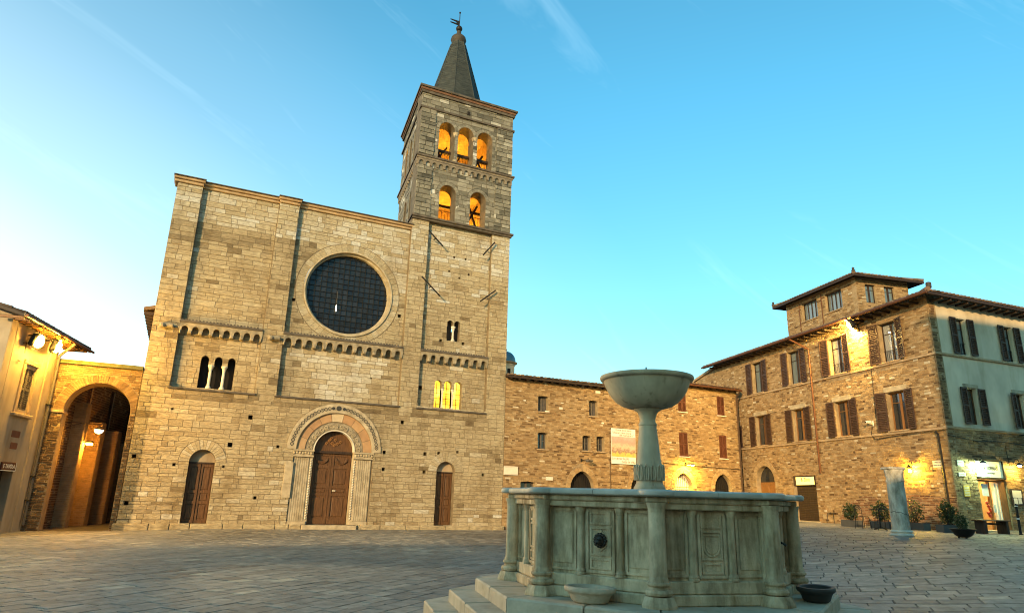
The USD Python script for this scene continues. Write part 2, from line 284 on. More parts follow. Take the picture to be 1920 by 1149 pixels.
glass('pane_glass', (.10, .14, .16)); glass('dark_glass', (.012, .016, .02), 0.12); usdkit.material(stage, L + 'rose_glass', {'o': ('object_info', {}), 'r': ('rgb_ramp', {'ramp': [(0, (.008, .010, .014)), (.6, (.012, .015, .021)), (1, (.017, .020, .027))]}), 'rr': ('map_range', {'to_min': .22, 'to_max': .36}), 'p': ('principled_bsdf', {'specular_ior_level': .4})}, [('o.random', 'r.fac'), ('o.random', 'rr.value'), ('r.color', 'p.base_color'), ('rr.result', 'p.roughness')], surface='p.BSDF')
usdkit.material(stage, L + 'poster_picture', {'tc': ('texture_coordinate', {}), 'sep': ('separate_xyz', {}), 'mr': ('map_range', {'from_min': 3.6, 'from_max': 4.65, 'to_max': 0.7, 'clamp': True}),
    'n': ('noise_texture', {'scale': 5.5, 'detail': 6, 'roughness': 0.6}), 'ad': ('math', {'math_type': 'multiply_add'}), 'k': ('value', {'value': 0.55}),
    'r': ('rgb_ramp', {'ramp': [(0.22, (.50, .34, .03)), (0.36, (.52, .38, .10)), (0.45, (.22, .13, .09)), (0.6, (.50, .36, .25)), (0.78, (.34, .22, .19)), (0.95, (.45, .30, .27)), (1.0, (.42, .29, .28))]}),
    'p': ('principled_bsdf', {'roughness': 0.6})},
    [('tc.object', 'n.vector'), ('tc.object', 'sep.vector'), ('sep.z', 'mr.value'), ('n.fac', 'ad.value1'), ('k.value', 'ad.value2'), ('mr.result', 'ad.value3'), ('ad.value', 'r.fac'), ('r.color', 'p.base_color')], surface='p.BSDF')
SODIUM = (1.0, 0.52, 0.08)
emit('flood_lens', (1.0, 0.54, 0.07), 380); emit('flood_lens_white', (1.0, 0.62, 0.14), 430)
emit('belfry_lamp', (1.0, 0.42, 0.03), 300); usdkit.material(stage, L + 'yellow_pane', {'tc': ('texture_coordinate', {}), 'n': ('noise_texture', {'scale': 2.2, 'detail': 3}), 'r': ('rgb_ramp', {'ramp': [(0.3, (.55, .26, .012)), (0.5, (1.0, .55, .04)), (0.7, (1.3, .85, .12))]}), 'e': ('emission', {'strength': 1.1})}, [('tc.object', 'n.vector'), ('n.fac', 'r.fac'), ('r.color', 'e.color')], surface='e.emission'); emit('pendant', (1.0, 0.85, 0.5), 6)
emit('lantern_glow', (1.0, 0.58, 0.04), 1300); emit('sign_lit', (1.0, 0.74, 0.14), 1.3); emit('shop_lamp_green', (0.66, 1.0, 0.55), 700); emit('shop_lamp_yellow', (1.0, 0.72, 0.15), 600)
emit('alley_globe', (1.0, 0.72, 0.35), 3); emit('alley_sodium', (1.0, 0.38, 0.03), 420); emit('shop_inside', (1.0, 0.62, 0.18), 80); emit('arch_lamp', (1.0, 0.62, 0.06), 900)
# ------------------------------------------------------------------ ground
def gz(x, y):
    s = np.asarray(x) * .972 + np.asarray(y) * .235; t = np.clip((s - 7.0) / 8.0, 0, 1); r = 0.7 * t * t * (3 - 2 * t)
    k = np.clip((-np.asarray(x) - 11.5) / 3.5, 0, 1) * np.clip((np.asarray(y) - 14) / 8, 0, 1)
    return r - 0.10 * k
def drape(mesh, dz=0.0):
    v = np.array(mesh.vertices); v[:, 2] += gz(v[:, 0], v[:, 1]) + dz; return trimesh.Trimesh(v, mesh.faces, process=False)
def sheet(xs, ys, dz):
    X, Y = np.meshgrid(xs, ys, indexing='ij'); V = np.c_[X.ravel(), Y.ravel(), (gz(X, Y) + dz).ravel()]; n = len(ys)
    F = [(i * n + j, (i + 1) * n + j, (i + 1) * n + j + 1, i * n + j + 1) for i in range(len(xs) - 1) for j in range(n - 1)]
    F = np.array(F); return trimesh.Trimesh(V, np.vstack([F[:, [0, 1, 2]], F[:, [0, 2, 3]]]), process=False)
gx = np.r_[-900, -300, -100, -40, np.arange(-22, 34, 1.0), 60, 150, 400, 900]; gy = np.r_[-900, -300, -100, -30, np.arange(-8, 60, 1.0), 100, 250, 900]
setcd(part('/World', 'ground', sheet(gx, gy, -0.035), 'plain_ground'), kind='structure')
pav = part('/World', 'pavement', sheet(np.arange(-19, 33.1, 1.0), np.arange(-2, 47.1, 1.0), -0.014), 'joint'); setcd(pav, kind='structure')
piazza = Polygon([(-19, 20.5), (-16.6, 24.2), (-14.2, 25.4), (-14.6, 27), (0.0, 32.2), (13.5, 38.6), (16.8, 25.4), (32.5, 32.2), (32.5, 4), (10, -1.5), (-12, -1.5), (-16.2, 8)])
FX, FY, FROT = 1.8545, 9.0539, -8.77
foot = Polygon([(FX + 2.9 * math.sin(RAD(FROT + 45 * k)), FY - 2.9 * math.cos(RAD(FROT + 45 * k))) for k in range(8)])
def paving():
    rng = random.Random(5); stones = []
    split = Polygon([(2.2, -2), (5.5, 12), (-4, 48), (-40, 48), (-40, -2)])
    for reg, ang in ((piazza.intersection(split), 67.0), (piazza.difference(split), -22.0)):
        reg = reg.difference(foot)
        R = affinity.rotate(reg, -ang, origin=(0, 0)); P = prep(R); x0, y0, x1, y1 = R.bounds; y = y0
        ca, sa = math.cos(RAD(ang)), math.sin(RAD(ang))
        while y < y1:
            w = rng.uniform(.21, .33); x = x0 - rng.uniform(0, .8)
            while x < x1:
                l = rng.uniform(.28, .68); b = box(x + .006, y + .006, x + l - .006, y + w - .006); x += l
                if P.contains(b): g = b
                elif P.intersects(b):
                    g = R.intersection(b)
                    if g.geom_type != 'Polygon' or g.area < .02: continue
                else: continue
                cx, cy = g.centroid.x * ca - g.centroid.y * sa, g.centroid.x * sa + g.centroid.y * ca
                # only where the photograph could see it
                if cy < 2.5 or abs(cx) > 1.05 * cy + 3: continue
                q = np.array(g.exterior.coords)[:-1]
                if shapely.geometry.polygon.signed_area(g.exterior) < 0: q = q[::-1]
                n = len(q); c = g.centroid; ins = q + (np.array([c.x, c.y]) - q) * 0.035
                h = rng.uniform(0.0, .007); tl = (rng.uniform(-.005, .005), rng.uniform(-.005, .005))
                ang2 = np.vstack([q, ins]); W = np.c_[ang2[:, 0] * ca - ang2[:, 1] * sa, ang2[:, 0] * sa + ang2[:, 1] * ca]
                zt = h + (ins - [c.x, c.y]) @ np.array(tl)
                V = np.c_[W, np.r_[np.full(n, -.018), zt] + gz(W[:, 0], W[:, 1])]
                F = [(n, n + i, n + i + 1) for i in range(1, n - 1)] + [t for i in range(n) for t in ((i, (i + 1) % n, n + (i + 1) % n), (i, n + (i + 1) % n, n + i))]
                tone = min(1, max(0, rng.gauss(.45, .15) + 1.1 * (float(meshkit.fbm(np.array([cx * .22, cy * .22, 3.1]), 3, 4)) - .5) + (.4 if rng.random() < .03 else 0)))
                stones.append((g.area / (cx * cx + cy * cy), trimesh.Trimesh(V, F, process=False), tone))
            y += w
    stones.sort(key=lambda t: -t[0])
    for a, b, t in stones[:300]: part(pav, 'paving_stone', b, 'paving', tone=np.full(len(b.vertices), t))
    r = stones[300:]; pass
    part(pav, 'distant_paving', [b for _, b, _ in r], 'paving', kind='stuff', tone=np.concatenate([np.full(len(b.vertices), t) for _, b, t in r]))
paving()

# ------------------------------------------------------------------ church
CH = ((-14.14, 25.35, 0), 25.64)
church = thing('church', 'pale travertine Romanesque church facade with round rose window and carved arched portal', 'church', *CH)
BAY = 0.21
def build_church():
    rng = random.Random(11)
    outline = Polygon([(0, 0.16), (15.46, 0.16), (15.46, 14.36), (10.22, 14.36), (10.22, 13.78), (0, 13.78)])
    bays = [box(.97, 5.27, 4.10, 13.78), box(4.95, 5.27, 10.20, 13.78), box(11.06, 5.33, 14.46, 14.36)]
    bay_u = unary_union(bays)
    rose = Point(7.55, 10.14).buffer(2.02, quad_segs=24)
    cols1 = [(1.94, 2.23), (2.45, 2.74), (2.95, 3.24)]; cols2 = [(11.92, 12.26), (12.38, 12.77), (12.89, 13.27)]; cols3 = [(12.36, 12.66), (12.73, 13.02)]
    tri1 = [arch(a, b, 5.33, 6.64) for a, b in cols1]; tri2 = [arch(a, b, 5.30, 6.64) for a, b in cols2]; bif = [arch(a, b, 8.57, 9.58) for a, b in cols3]
    gaps = [box(2.23, 5.33, 2.45, 6.28), box(2.74, 5.33, 2.95, 6.28), box(12.26, 5.30, 12.38, 6.26), box(12.77, 5.30, 12.89, 6.26), box(12.66, 8.57, 12.73, 9.30)]
    wins = unary_union(tri1 + tri2 + bif + [g.buffer(.002) for g in gaps])
    d1, d3 = arch(2.08, 3.0, .16, 2.92), arch(12.17, 13.04, .16, 2.92)
    PX = 7.56
    portal = unary_union([Point(PX, 3.14).buffer(1.98, quad_segs=24).intersection(box(0, 3.14, 15, 9)), box(5.92, .16, 9.22, 3.141)])
    lower = unary_union([d1, d3, portal])
    holes = [(4.07, 4.29, .17), (3.45, 3.16, .17), (5.26, 3.19, .11), (1.57, 2.32, .11), (3.32, 2.32, .09), (.19, 2.56, .15), (.21, .88, .14), (9.71, 3.19, .14), (9.72, 2.47, .14), (11.57, 3.22, .15), (11.58, 2.44, .14), (10.43, 4.54, .15), (4.63, 1.17, .12), (12.22, 3.28, .13), (13.12, 3.38, .11), (14.44, 2.42, .12), (11.2, 6.18, .2), (9.98, 9.43, .16), (5.2, 9.49, .14), (12.08, 8.53, .14), (13.22, 8.51, .14), (1.2, 4.4, .08), (6.3, 4.9, .08), (8.9, 6.4, .07)]
    hp = [box(x - s / 2, z - s / 2, x + s / 2, z + s / 2) for x, z, s in holes]
    ring = [(12.53, 12.82), (12.32, 12.62), (12.24, 12.34), (12.31, 12.06), (12.53, 11.85), (12.86, 11.79), (13.13, 11.85), (13.35, 12.05), (13.43, 12.34), (13.35, 12.61), (13.14, 12.83), (12.82, 12.91)]
    hp += [Point(x, z).buffer(.055, quad_segs=4) for x, z in ring]
    hpu = unary_union(hp)
    front = outline.difference(bay_u).difference(lower).difference(hpu)
    bayr = bay_u.difference(rose).difference(wins).difference(hpu)
    part(church, 'facade_wall', [ext(front, .02, BAY + .02), ext(outline.difference(lower).difference(rose).difference(wins).difference(hpu), BAY + .0205, .62), ext(hpu.intersection(outline), .45, .6)], 'mortar')
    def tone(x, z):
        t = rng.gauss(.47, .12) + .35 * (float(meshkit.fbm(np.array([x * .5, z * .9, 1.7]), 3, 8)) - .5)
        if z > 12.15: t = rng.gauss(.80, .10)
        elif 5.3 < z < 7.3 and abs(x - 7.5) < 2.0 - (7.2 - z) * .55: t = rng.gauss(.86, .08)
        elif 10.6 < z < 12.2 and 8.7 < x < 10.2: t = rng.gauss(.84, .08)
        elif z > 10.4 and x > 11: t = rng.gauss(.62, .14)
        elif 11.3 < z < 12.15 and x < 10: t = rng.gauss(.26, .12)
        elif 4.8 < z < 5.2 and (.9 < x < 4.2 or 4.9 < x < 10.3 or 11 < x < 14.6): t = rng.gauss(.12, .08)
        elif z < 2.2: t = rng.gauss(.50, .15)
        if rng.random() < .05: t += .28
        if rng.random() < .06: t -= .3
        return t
    hr = lambda z: (.11, .22) if z < 3 else ((.15, .28) if z < 11 else (.17, .25))
    lr = lambda z: (.18, .7) if z < 3 else (.22, .8)
    rr = unary_union([Point(7.55, 10.14).buffer(2.36, quad_segs=24), unary_union([Point(2.54, 2.46).buffer(.86), Point(12.6, 2.48).buffer(.84)]).intersection(box(0, 2.46, 16, 4))])
    fs = ashlar(front.difference(rr), hr, lr, rng, gap=.005); bs = ashlar(bayr.difference(rr), (.14, .28), (.2, .8), rng, gap=.005)
    allp = [(p, .02) for p in fs] + [(p, BAY + .02) for p in bs]
    pos = {id(p): y for p, y in allp}
    rows = [p for p, _ in allp]
    yof = {(round(p.centroid.x, 5), round(p.centroid.y, 5)): y for p, y in allp}
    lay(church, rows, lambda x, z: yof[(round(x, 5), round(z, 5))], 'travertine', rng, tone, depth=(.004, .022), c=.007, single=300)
    # plinth step stones
    x = -.12
    while x < 15.5:
        l = rng.uniform(.5, 1.3); e = min(x + l, 15.52)
        if not (x >= 6.5 and e <= 8.7) and not (x < 6.5 and e > 8.7): part(church, 'plinth_stone', rbx((8.7 if 6.5 <= x < 8.7 else x) + .01, (6.5 if x < 6.5 < e else e) - .01, -.14 - rng.uniform(0, .05), .3, -.25, .18 + rng.uniform(-.012, .012), .025), 'travertine', tone=None)
        x = e
    part(church, 'threshold', rbx(6.5, 8.7, -.3, .4, -.2, .165, .02), 'carved_stone')
    # top cornices, stepping in and out with the pilasters
    for a, b, y in ((-.12, 1.0, 0), (1.0, 4.08, BAY), (4.08, 4.97, 0), (4.97, 10.24, BAY)):
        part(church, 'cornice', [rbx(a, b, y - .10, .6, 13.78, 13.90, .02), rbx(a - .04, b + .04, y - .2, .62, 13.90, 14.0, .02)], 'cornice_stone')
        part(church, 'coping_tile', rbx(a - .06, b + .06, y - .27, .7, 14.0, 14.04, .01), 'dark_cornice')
    # corbel tables
    for bi, (a, b, n) in enumerate(((.97, 4.10, 8), (4.95, 10.20, 12), (11.06, 14.46, 8))):
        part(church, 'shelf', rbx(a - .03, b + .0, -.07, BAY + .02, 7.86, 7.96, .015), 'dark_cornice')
        w = (b - a) / n; sp = box(a, 7.5, b, 7.855)
        for k in range(n): sp = sp.difference(unary_union([Point(a + w * (k + .5), 7.60).buffer(w * .31, quad_segs=6), box(a + w * (k + .5) - w * .31, 7.4, a + w * (k + .5) + w * .31, 7.6)]))
        part(church, 'arch_band', ext(sp, -.03, BAY + .005), 'weathered_stone')
        for k in range(n + 1):
            xx = a + w * k; q = rbx(max(a, xx - .075), min(b, xx + .075), -.055, BAY + .01, 7.41, 7.545, .03)
            part(church, 'corbel', q, 'weathered_stone')
        part(church, 'dentil_row', [bx(a + .02 + .13 * k, a + .09 + .13 * k, -.05, .0, 7.965, 8.0) for k in range(int((b - a - .1) / .13))], 'dark_cornice', kind='stuff')
    for x in (.55, 4.62):
        part(church, 'carved_corbel', [rbx(x - .3, x + .22, -.2, .02, 7.55, 7.72, .05), lathe([(.001, 0), (.09, .03), (.11, .1), (.08, .18), (.001, .2)], 10, (x - .2, -.2, 7.5))], 'weathered_stone')
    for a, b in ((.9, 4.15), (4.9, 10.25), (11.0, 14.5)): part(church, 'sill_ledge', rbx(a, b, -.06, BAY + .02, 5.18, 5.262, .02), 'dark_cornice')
    # rose window
    rf = part(church, 'rose_window', cat([ext(Point(7.55, 10.14).buffer(2.0, quad_segs=24).difference(Point(7.55, 10.14).buffer(1.93, quad_segs=24)), BAY - .06, .3), ext(Point(7.55, 10.14).buffer(1.955, quad_segs=24).difference(Point(7.55, 10.14).buffer(1.84, quad_segs=24)), BAY + .12, .6)]), 'carved_stone')
    disc = Point(7.55, 10.14).buffer(1.845, quad_segs=24)
    for i in range(-8, 8):
        for j in range(-8, 8):
            q = disc.intersection(box(7.55 + i * .245, 10.14 + j * .245, 7.55 + (i + 1) * .245, 10.14 + (j + 1) * .245))
            if q.area < .004: continue
            e = ext(q, -.006, .006); c = q.centroid; e.apply_translation((-c.x, 0, -c.y)); e.apply_transform(trimesh.transformations.euler_matrix(rng.gauss(0, .035), 0, rng.gauss(0, .035))); e.apply_translation((c.x, .54, c.y)); part(rf, 'pane', e, 'rose_glass')
    bars = []
    for k in range(-7, 8):
        h = math.sqrt(1.84 ** 2 - min(1.84, abs(k * .245)) ** 2)
        if h > .1: bars += [bx(7.55 + k * .245 - .011, 7.55 + k * .245 + .011, .49, .525, 10.14 - h, 10.14 + h), bx(7.55 - h, 7.55 + h, .475, .489, 10.14 + k * .245 - .011, 10.14 + k * .245 + .011)]
    part(rf, 'grid', bars, 'iron')
    for p in ring_blocks(7.55, 10.14, 2.01, 2.33, 0, 2 * math.pi, 52): part(church, 'voussoir', block(p, BAY + .02, rng.uniform(.012, .03), .01, rng), 'travertine', tone=rng.uniform(.4, .85))
    part(church, 'hanging_light', [bx(7.06, 7.12, .44, .46, 9.30, 9.48), bx(7.075, 7.105, .435, .46, 9.48, 9.58)], 'pendant', label='small lit lamp glowing inside the dark rose window')
    part(church, 'lamp_cord', cyl((7.09, .45, 9.58), (7.09, .45, 10.25), .010, 6), 'shutter_grey')
    # colonnettes and glazing of the small windows
    def colonnette(x, z0, z1, r, y=.28):
        part(church, 'colonnette', lathe([(r * 1.7, z0), (r * 1.7, z0 + .05), (r * 1.25, z0 + .1), (r, z0 + .13), (r * .92, z1 - .22), (r * 1.1, z1 - .2), (r * 1.3, z1 - .12), (r * 2.0, z1 - .05), (r * 2.0, z1), (.001, z1)], 14, (x, y, 0)), 'white_stone')
    for x in (2.34, 2.845): colonnette(x, 5.33, 6.28, .06)
    for x in (12.32, 12.83): colonnette(x, 5.30, 6.26, .04)
    colonnette(12.695, 8.57, 9.30, .055)
    for a, b in cols2:
        w = part(church, 'lit_window', ext(arch(a - .01, b + .01, 5.29, 6.65), .47, .49), 'yellow_pane')
        part(w, 'glazing_bar', [bx((a + b) / 2 - .01, (a + b) / 2 + .01, .44, .468, 5.3, 6.62)] + [bx(a, b, .446, .466, z, z + .018) for z in (5.55, 5.8, 6.05, 6.3)], 'iron')
    for a, b in cols1: part(church, 'window_pane', ext(arch(a - .01, b + .01, 5.32, 6.65), .56, .58), 'dark_void')
    for a, b in cols3: part(church, 'window_pane', ext(arch(a - .01, b + .01, 8.56, 9.59), .5, .52), 'wood_dark')
    # side doors
    for a, b, zt in ((2.08, 3.0, 2.92), (12.17, 13.04, 2.92)):
        c = (a + b) / 2; zs = zt - (b - a) / 2
        for p in ring_blocks(c, zs, (b - a) / 2 + .012, .84, 0, math.pi, 17): part(church, 'voussoir', block(p, .02, rng.uniform(.014, .028), .01, rng), 'travertine', tone=rng.uniform(.5, .85))
        part(church, 'lunette', ext(arch(a - .01, b + .01, zs - .02, zt + .01), .30, .34), 'cream_stucco')
        d = part(church, 'side_door', bx(a - .01, b + .01, .34, .38, .17, zs), 'wood_door')
        part(d, 'lintel', bx(a, b, .26, .338, zs - .06, zs), 'wood_dark')
        for s in (0, 1):
            x0 = a + .02 + s * (b - a) / 2; x1 = x0 + (b - a) / 2 - .04
            lf = [bx(x0, x0 + .06, .30, .339, .19, zs - .062), bx(x1 - .06, x1, .30, .339, .19, zs - .062)] + [bx(x0 + .062, x1 - .062, .305, .339, z, z + h) for z, h in ((.19, .12), (.9, .1), (1.3, .1), (zs - .17, .1))]
            part(d, 'leaf_frame', lf, 'wood_door')
            part(d, 'leaf_panel', [rbx(x0 + .1, x1 - .1, .318, .339, z0, z1, .012) for z0, z1 in ((.35, .86), (1.04, 1.26), (1.44, zs - .2))], 'wood_door')
    # main portal
    zc = 3.14; hs = lambda r0, r1: Point(PX, zc).buffer(r1, quad_segs=24).difference(Point(PX, zc).buffer(r0, quad_segs=24)).intersection(box(0, zc, 15, 9))
    bnd = part(church, 'portal_arch', ext(hs(1.585, 1.97), -.05, .2), 'carved_stone', label='outer portal arch with inlaid dark guilloche')
    gu = []
    for s0, s1 in ((RAD(4), RAD(80)), (RAD(100), RAD(176))):
        n = 15; ts = np.linspace(s0, s1, n * 8 + 1)
        for ph in (0, math.pi):
            pts = [(PX + (1.78 + .062 * math.sin(ph + k / 8 * math.pi)) * math.cos(t), zc + (1.78 + .062 * math.sin(ph + k / 8 * math.pi)) * math.sin(t)) for k, t in enumerate(ts)]
            gu.append(ext(LineString(pts).buffer(.014, quad_segs=2), -.056, -.045))
        for k in range(n): t = s0 + (s1 - s0) * (k + .5) / n; gu.append(ext(Point(PX + 1.78 * math.cos(t), zc + 1.78 * math.sin(t)).buffer(.02, quad_segs=3), -.056, -.045))
    part(bnd, 'guilloche', gu, 'black_stone')
    for t, r in ((90, .105), (97.5, .065), (82.5, .065)): part(bnd, 'boss', lathe([(.001, 0), (r * .8, .0), (r, .02), (r, .06)], 14, (0, 0, 0)), 'black_stone') if False else part(bnd, 'boss', ext(Point(PX + 1.78 * math.cos(RAD(t)), zc + 1.78 * math.sin(RAD(t))).buffer(r, quad_segs=5), -.075, -.045), 'black_stone')
    for k, p in enumerate(ring_blocks(PX, zc, 1.225, 1.575, 0, math.pi, 9, .02)): part(church, 'voussoir', block(p, .06, .012, .01, rng), 'pink_stone', tone=(1.0 if k == 4 else rng.uniform(.1, .6)), label='pink stone voussoir of the portal')
    part(church, 'arch_backing', ext(hs(1.2, 1.59), .065, .3), 'mortar')
    sc = part(church, 'carved_arch', ext(hs(.86, 1.212), .085, .40), 'weathered_stone')
    scr = []
    for k in range(15):
        t = math.pi * (k + .5) / 15; cx, cz = PX + 1.03 * math.cos(t), zc + 1.03 * math.sin(t); sg = 1 if k % 2 else -1
        th = np.linspace(0, 3.2 * math.pi, 22); rr_ = .018 + .085 * th / th[-1]
        scr.append(tube([(cx + r * math.cos(sg * a + t), .06, cz + r * math.sin(sg * a + t)) for r, a in zip(rr_, th)], .024, 5))
    part(sc, 'scroll', scr, 'carved_stone', smooth=40)
    part(church, 'arch_moulding', ext(hs(.83, .868), .05, .42), 'white_stone')
    for sgn, lab in ((-1, None), (1, None)):
        X = lambda d: PX + sgn * d
        def bb(d0, d1, y0, y1, z0, z1): return bx(min(X(d0), X(d1)), max(X(d0), X(d1)), y0, y1, z0, z1)
        j = part(church, 'jamb', [bb(.835, 1.64, .10, .5, .18, 2.84)], 'carved_stone')
        part(j, 'flute', [bb(1.0 + .088 * k, 1.07 + .088 * k, .065 + .012 * (k % 2), .10, .32, 2.82) for k in range(7)] + [bb(.9, 1.62, .0, .12, .18, .31)], 'carved_stone')
        part(j, 'bead_row', [lathe([(.001, z - .045), (.03, z - .02), (.034, z), (.03, z + .02), (.001, z + .045)], 7, (X(.905), .085, 0)) for z in np.arange(.42, 2.8, .105)], 'white_stone', smooth=60)
        cp = part(church, 'capital', [bb(.835, 1.66, -.02, .5, 2.845, 2.9), bb(.845, 1.62, .03, .5, 2.9, 3.07), bb(.83, 1.68, -.04, .5, 3.07, 3.135)], 'carved_stone')
        part(cp, 'carved_frieze', [lathe([(.001, -.06), (.05, -.04), (.065, 0), (.045, .045), (.001, .07)], 8, (X(.93 + .115 * k), .035 + .01 * (k % 2), 2.985 + .012 * (k % 3))) for k in range(7)], 'carved_stone', smooth=50)
    part(church, 'repair_block', [rbx(5.62, 5.95, -.035, .1, 1.75, 2.6, .01), rbx(5.6, 5.95, -.03, .1, 1.2, 1.74, .01)], 'carved_stone')
    dr = part(church, 'main_door', bx(6.7, 8.42, .40, .45, .17, 3.10), 'wood_door')
    part(dr, 'tympanum', ext(arch(6.7, 8.42, 3.11, 3.99, 20), .37, .45), 'wood_door')
    part(dr, 'transom', [rbx(6.72, 8.40, .28, .40, 3.03, 3.14, .015)], 'wood_dark')
    part(dr, 'relief', [tube([(7.55 + dx + .05 * math.cos(a), .355, 3.45 + dz + .04 * math.sin(a)) for a in np.linspace(0, 5, 9)], .03, 6) for dx, dz in ((-.28, 0), (-.17, .12), (-.05, .02), (.08, .16), (.18, .0), (.3, .08), (-.1, .22), (.05, -.06))], 'wood_warm', smooth=60)
    for s in (0, 1):
        x0 = 6.74 + s * .82; x1 = x0 + .80
        f = [bx(x0, x0 + .1, .36, .399, .2, 3.02), bx(x1 - .1, x1, .36, .399, .2, 3.02)] + [bx(x0 + .102, x1 - .102, .365, .399, z, z + h) for z, h in ((.2, .22), (1.32, .1), (1.62, .1), (2.42, .12), (2.94, .08))]
        part(dr, 'leaf_frame', f, 'wood_door')
        part(dr, 'leaf_panel', [rbx(x0 + .17, x1 - .17, .372, .399, a, b, .016) for a, b in ((.5, 1.24), (1.46, 1.58), (1.8, 2.34))], 'wood_door')
        part(dr, 'carved_drape', [tube([(x0 + .14 + .52 * t, .37 - .02 * math.sin(t * 9), 2.82 - .18 * math.sin(math.pi * t) + .02 * k) for t in np.linspace(0, 1, 10)], .022, 6) for k in (-2, 0, 2)], 'wood_door', smooth=60)
    part(dr, 'handle', rbx(7.68, 7.82, .32, .36, 1.50, 1.54, .008), 'plaque_stone')
    # tie bars
    for (xa, za), (xb, zb), y in (((10.99, 13.82), (11.78, 13.14), -.16), ((13.92, 13.08), (14.54, 13.88), -.16), ((10.81, 11.42), (11.78, 10.59), -.16), ((13.88, 10.66), (14.68, 11.35), -.16)):
        part(church, 'tie_bar', [cyl((xa, y, za), (xb, y, zb), .035, 8), cyl(((xa + xb) / 2, y - .03, (za + zb) / 2), ((xa + xb) / 2, .1, (za + zb) / 2), .03, 8)], 'iron')
    # body behind the facade
    part(church, 'nave_wall', [bx(.12, .6, .64, 22, -.2, 8.2), bx(14.9, 15.4, .64, 22, -.2, 8), bx(.12, 15.4, 21.5, 22, -.2, 10), bx(10.3, 10.8, 5.8, 21.4, -.2, 9)], 'mortar')
    rv = np.array([(-.45, .9, 8.35), (7.7, .9, 10.9), (15.5, .9, 8.1), (-.45, 22.2, 8.35), (7.7, 22.2, 10.9), (15.5, 22.2, 8.1)]); th = np.array([0, 0, .14])
    part(church, 'roof', [trimesh.convex.convex_hull(np.vstack([rv[[0, 1, 3, 4]], rv[[0, 1, 3, 4]] + th])), trimesh.convex.convex_hull(np.vstack([rv[[1, 2, 4, 5]], rv[[1, 2, 4, 5]] + th]))], 'roof_tile')
    part(church, 'eave_rafter', [bx(-.42, .2, y, y + .12, 8.2, 8.33) for y in np.arange(1.0, 8, .6)], 'wood_dark', kind='stuff')
stone_mat('white_stone', [(0.2, (.48, .44, .36)), (0.8, (.62, .58, .49))], usetone=False, bscale=30, bump=.3)
build_church()

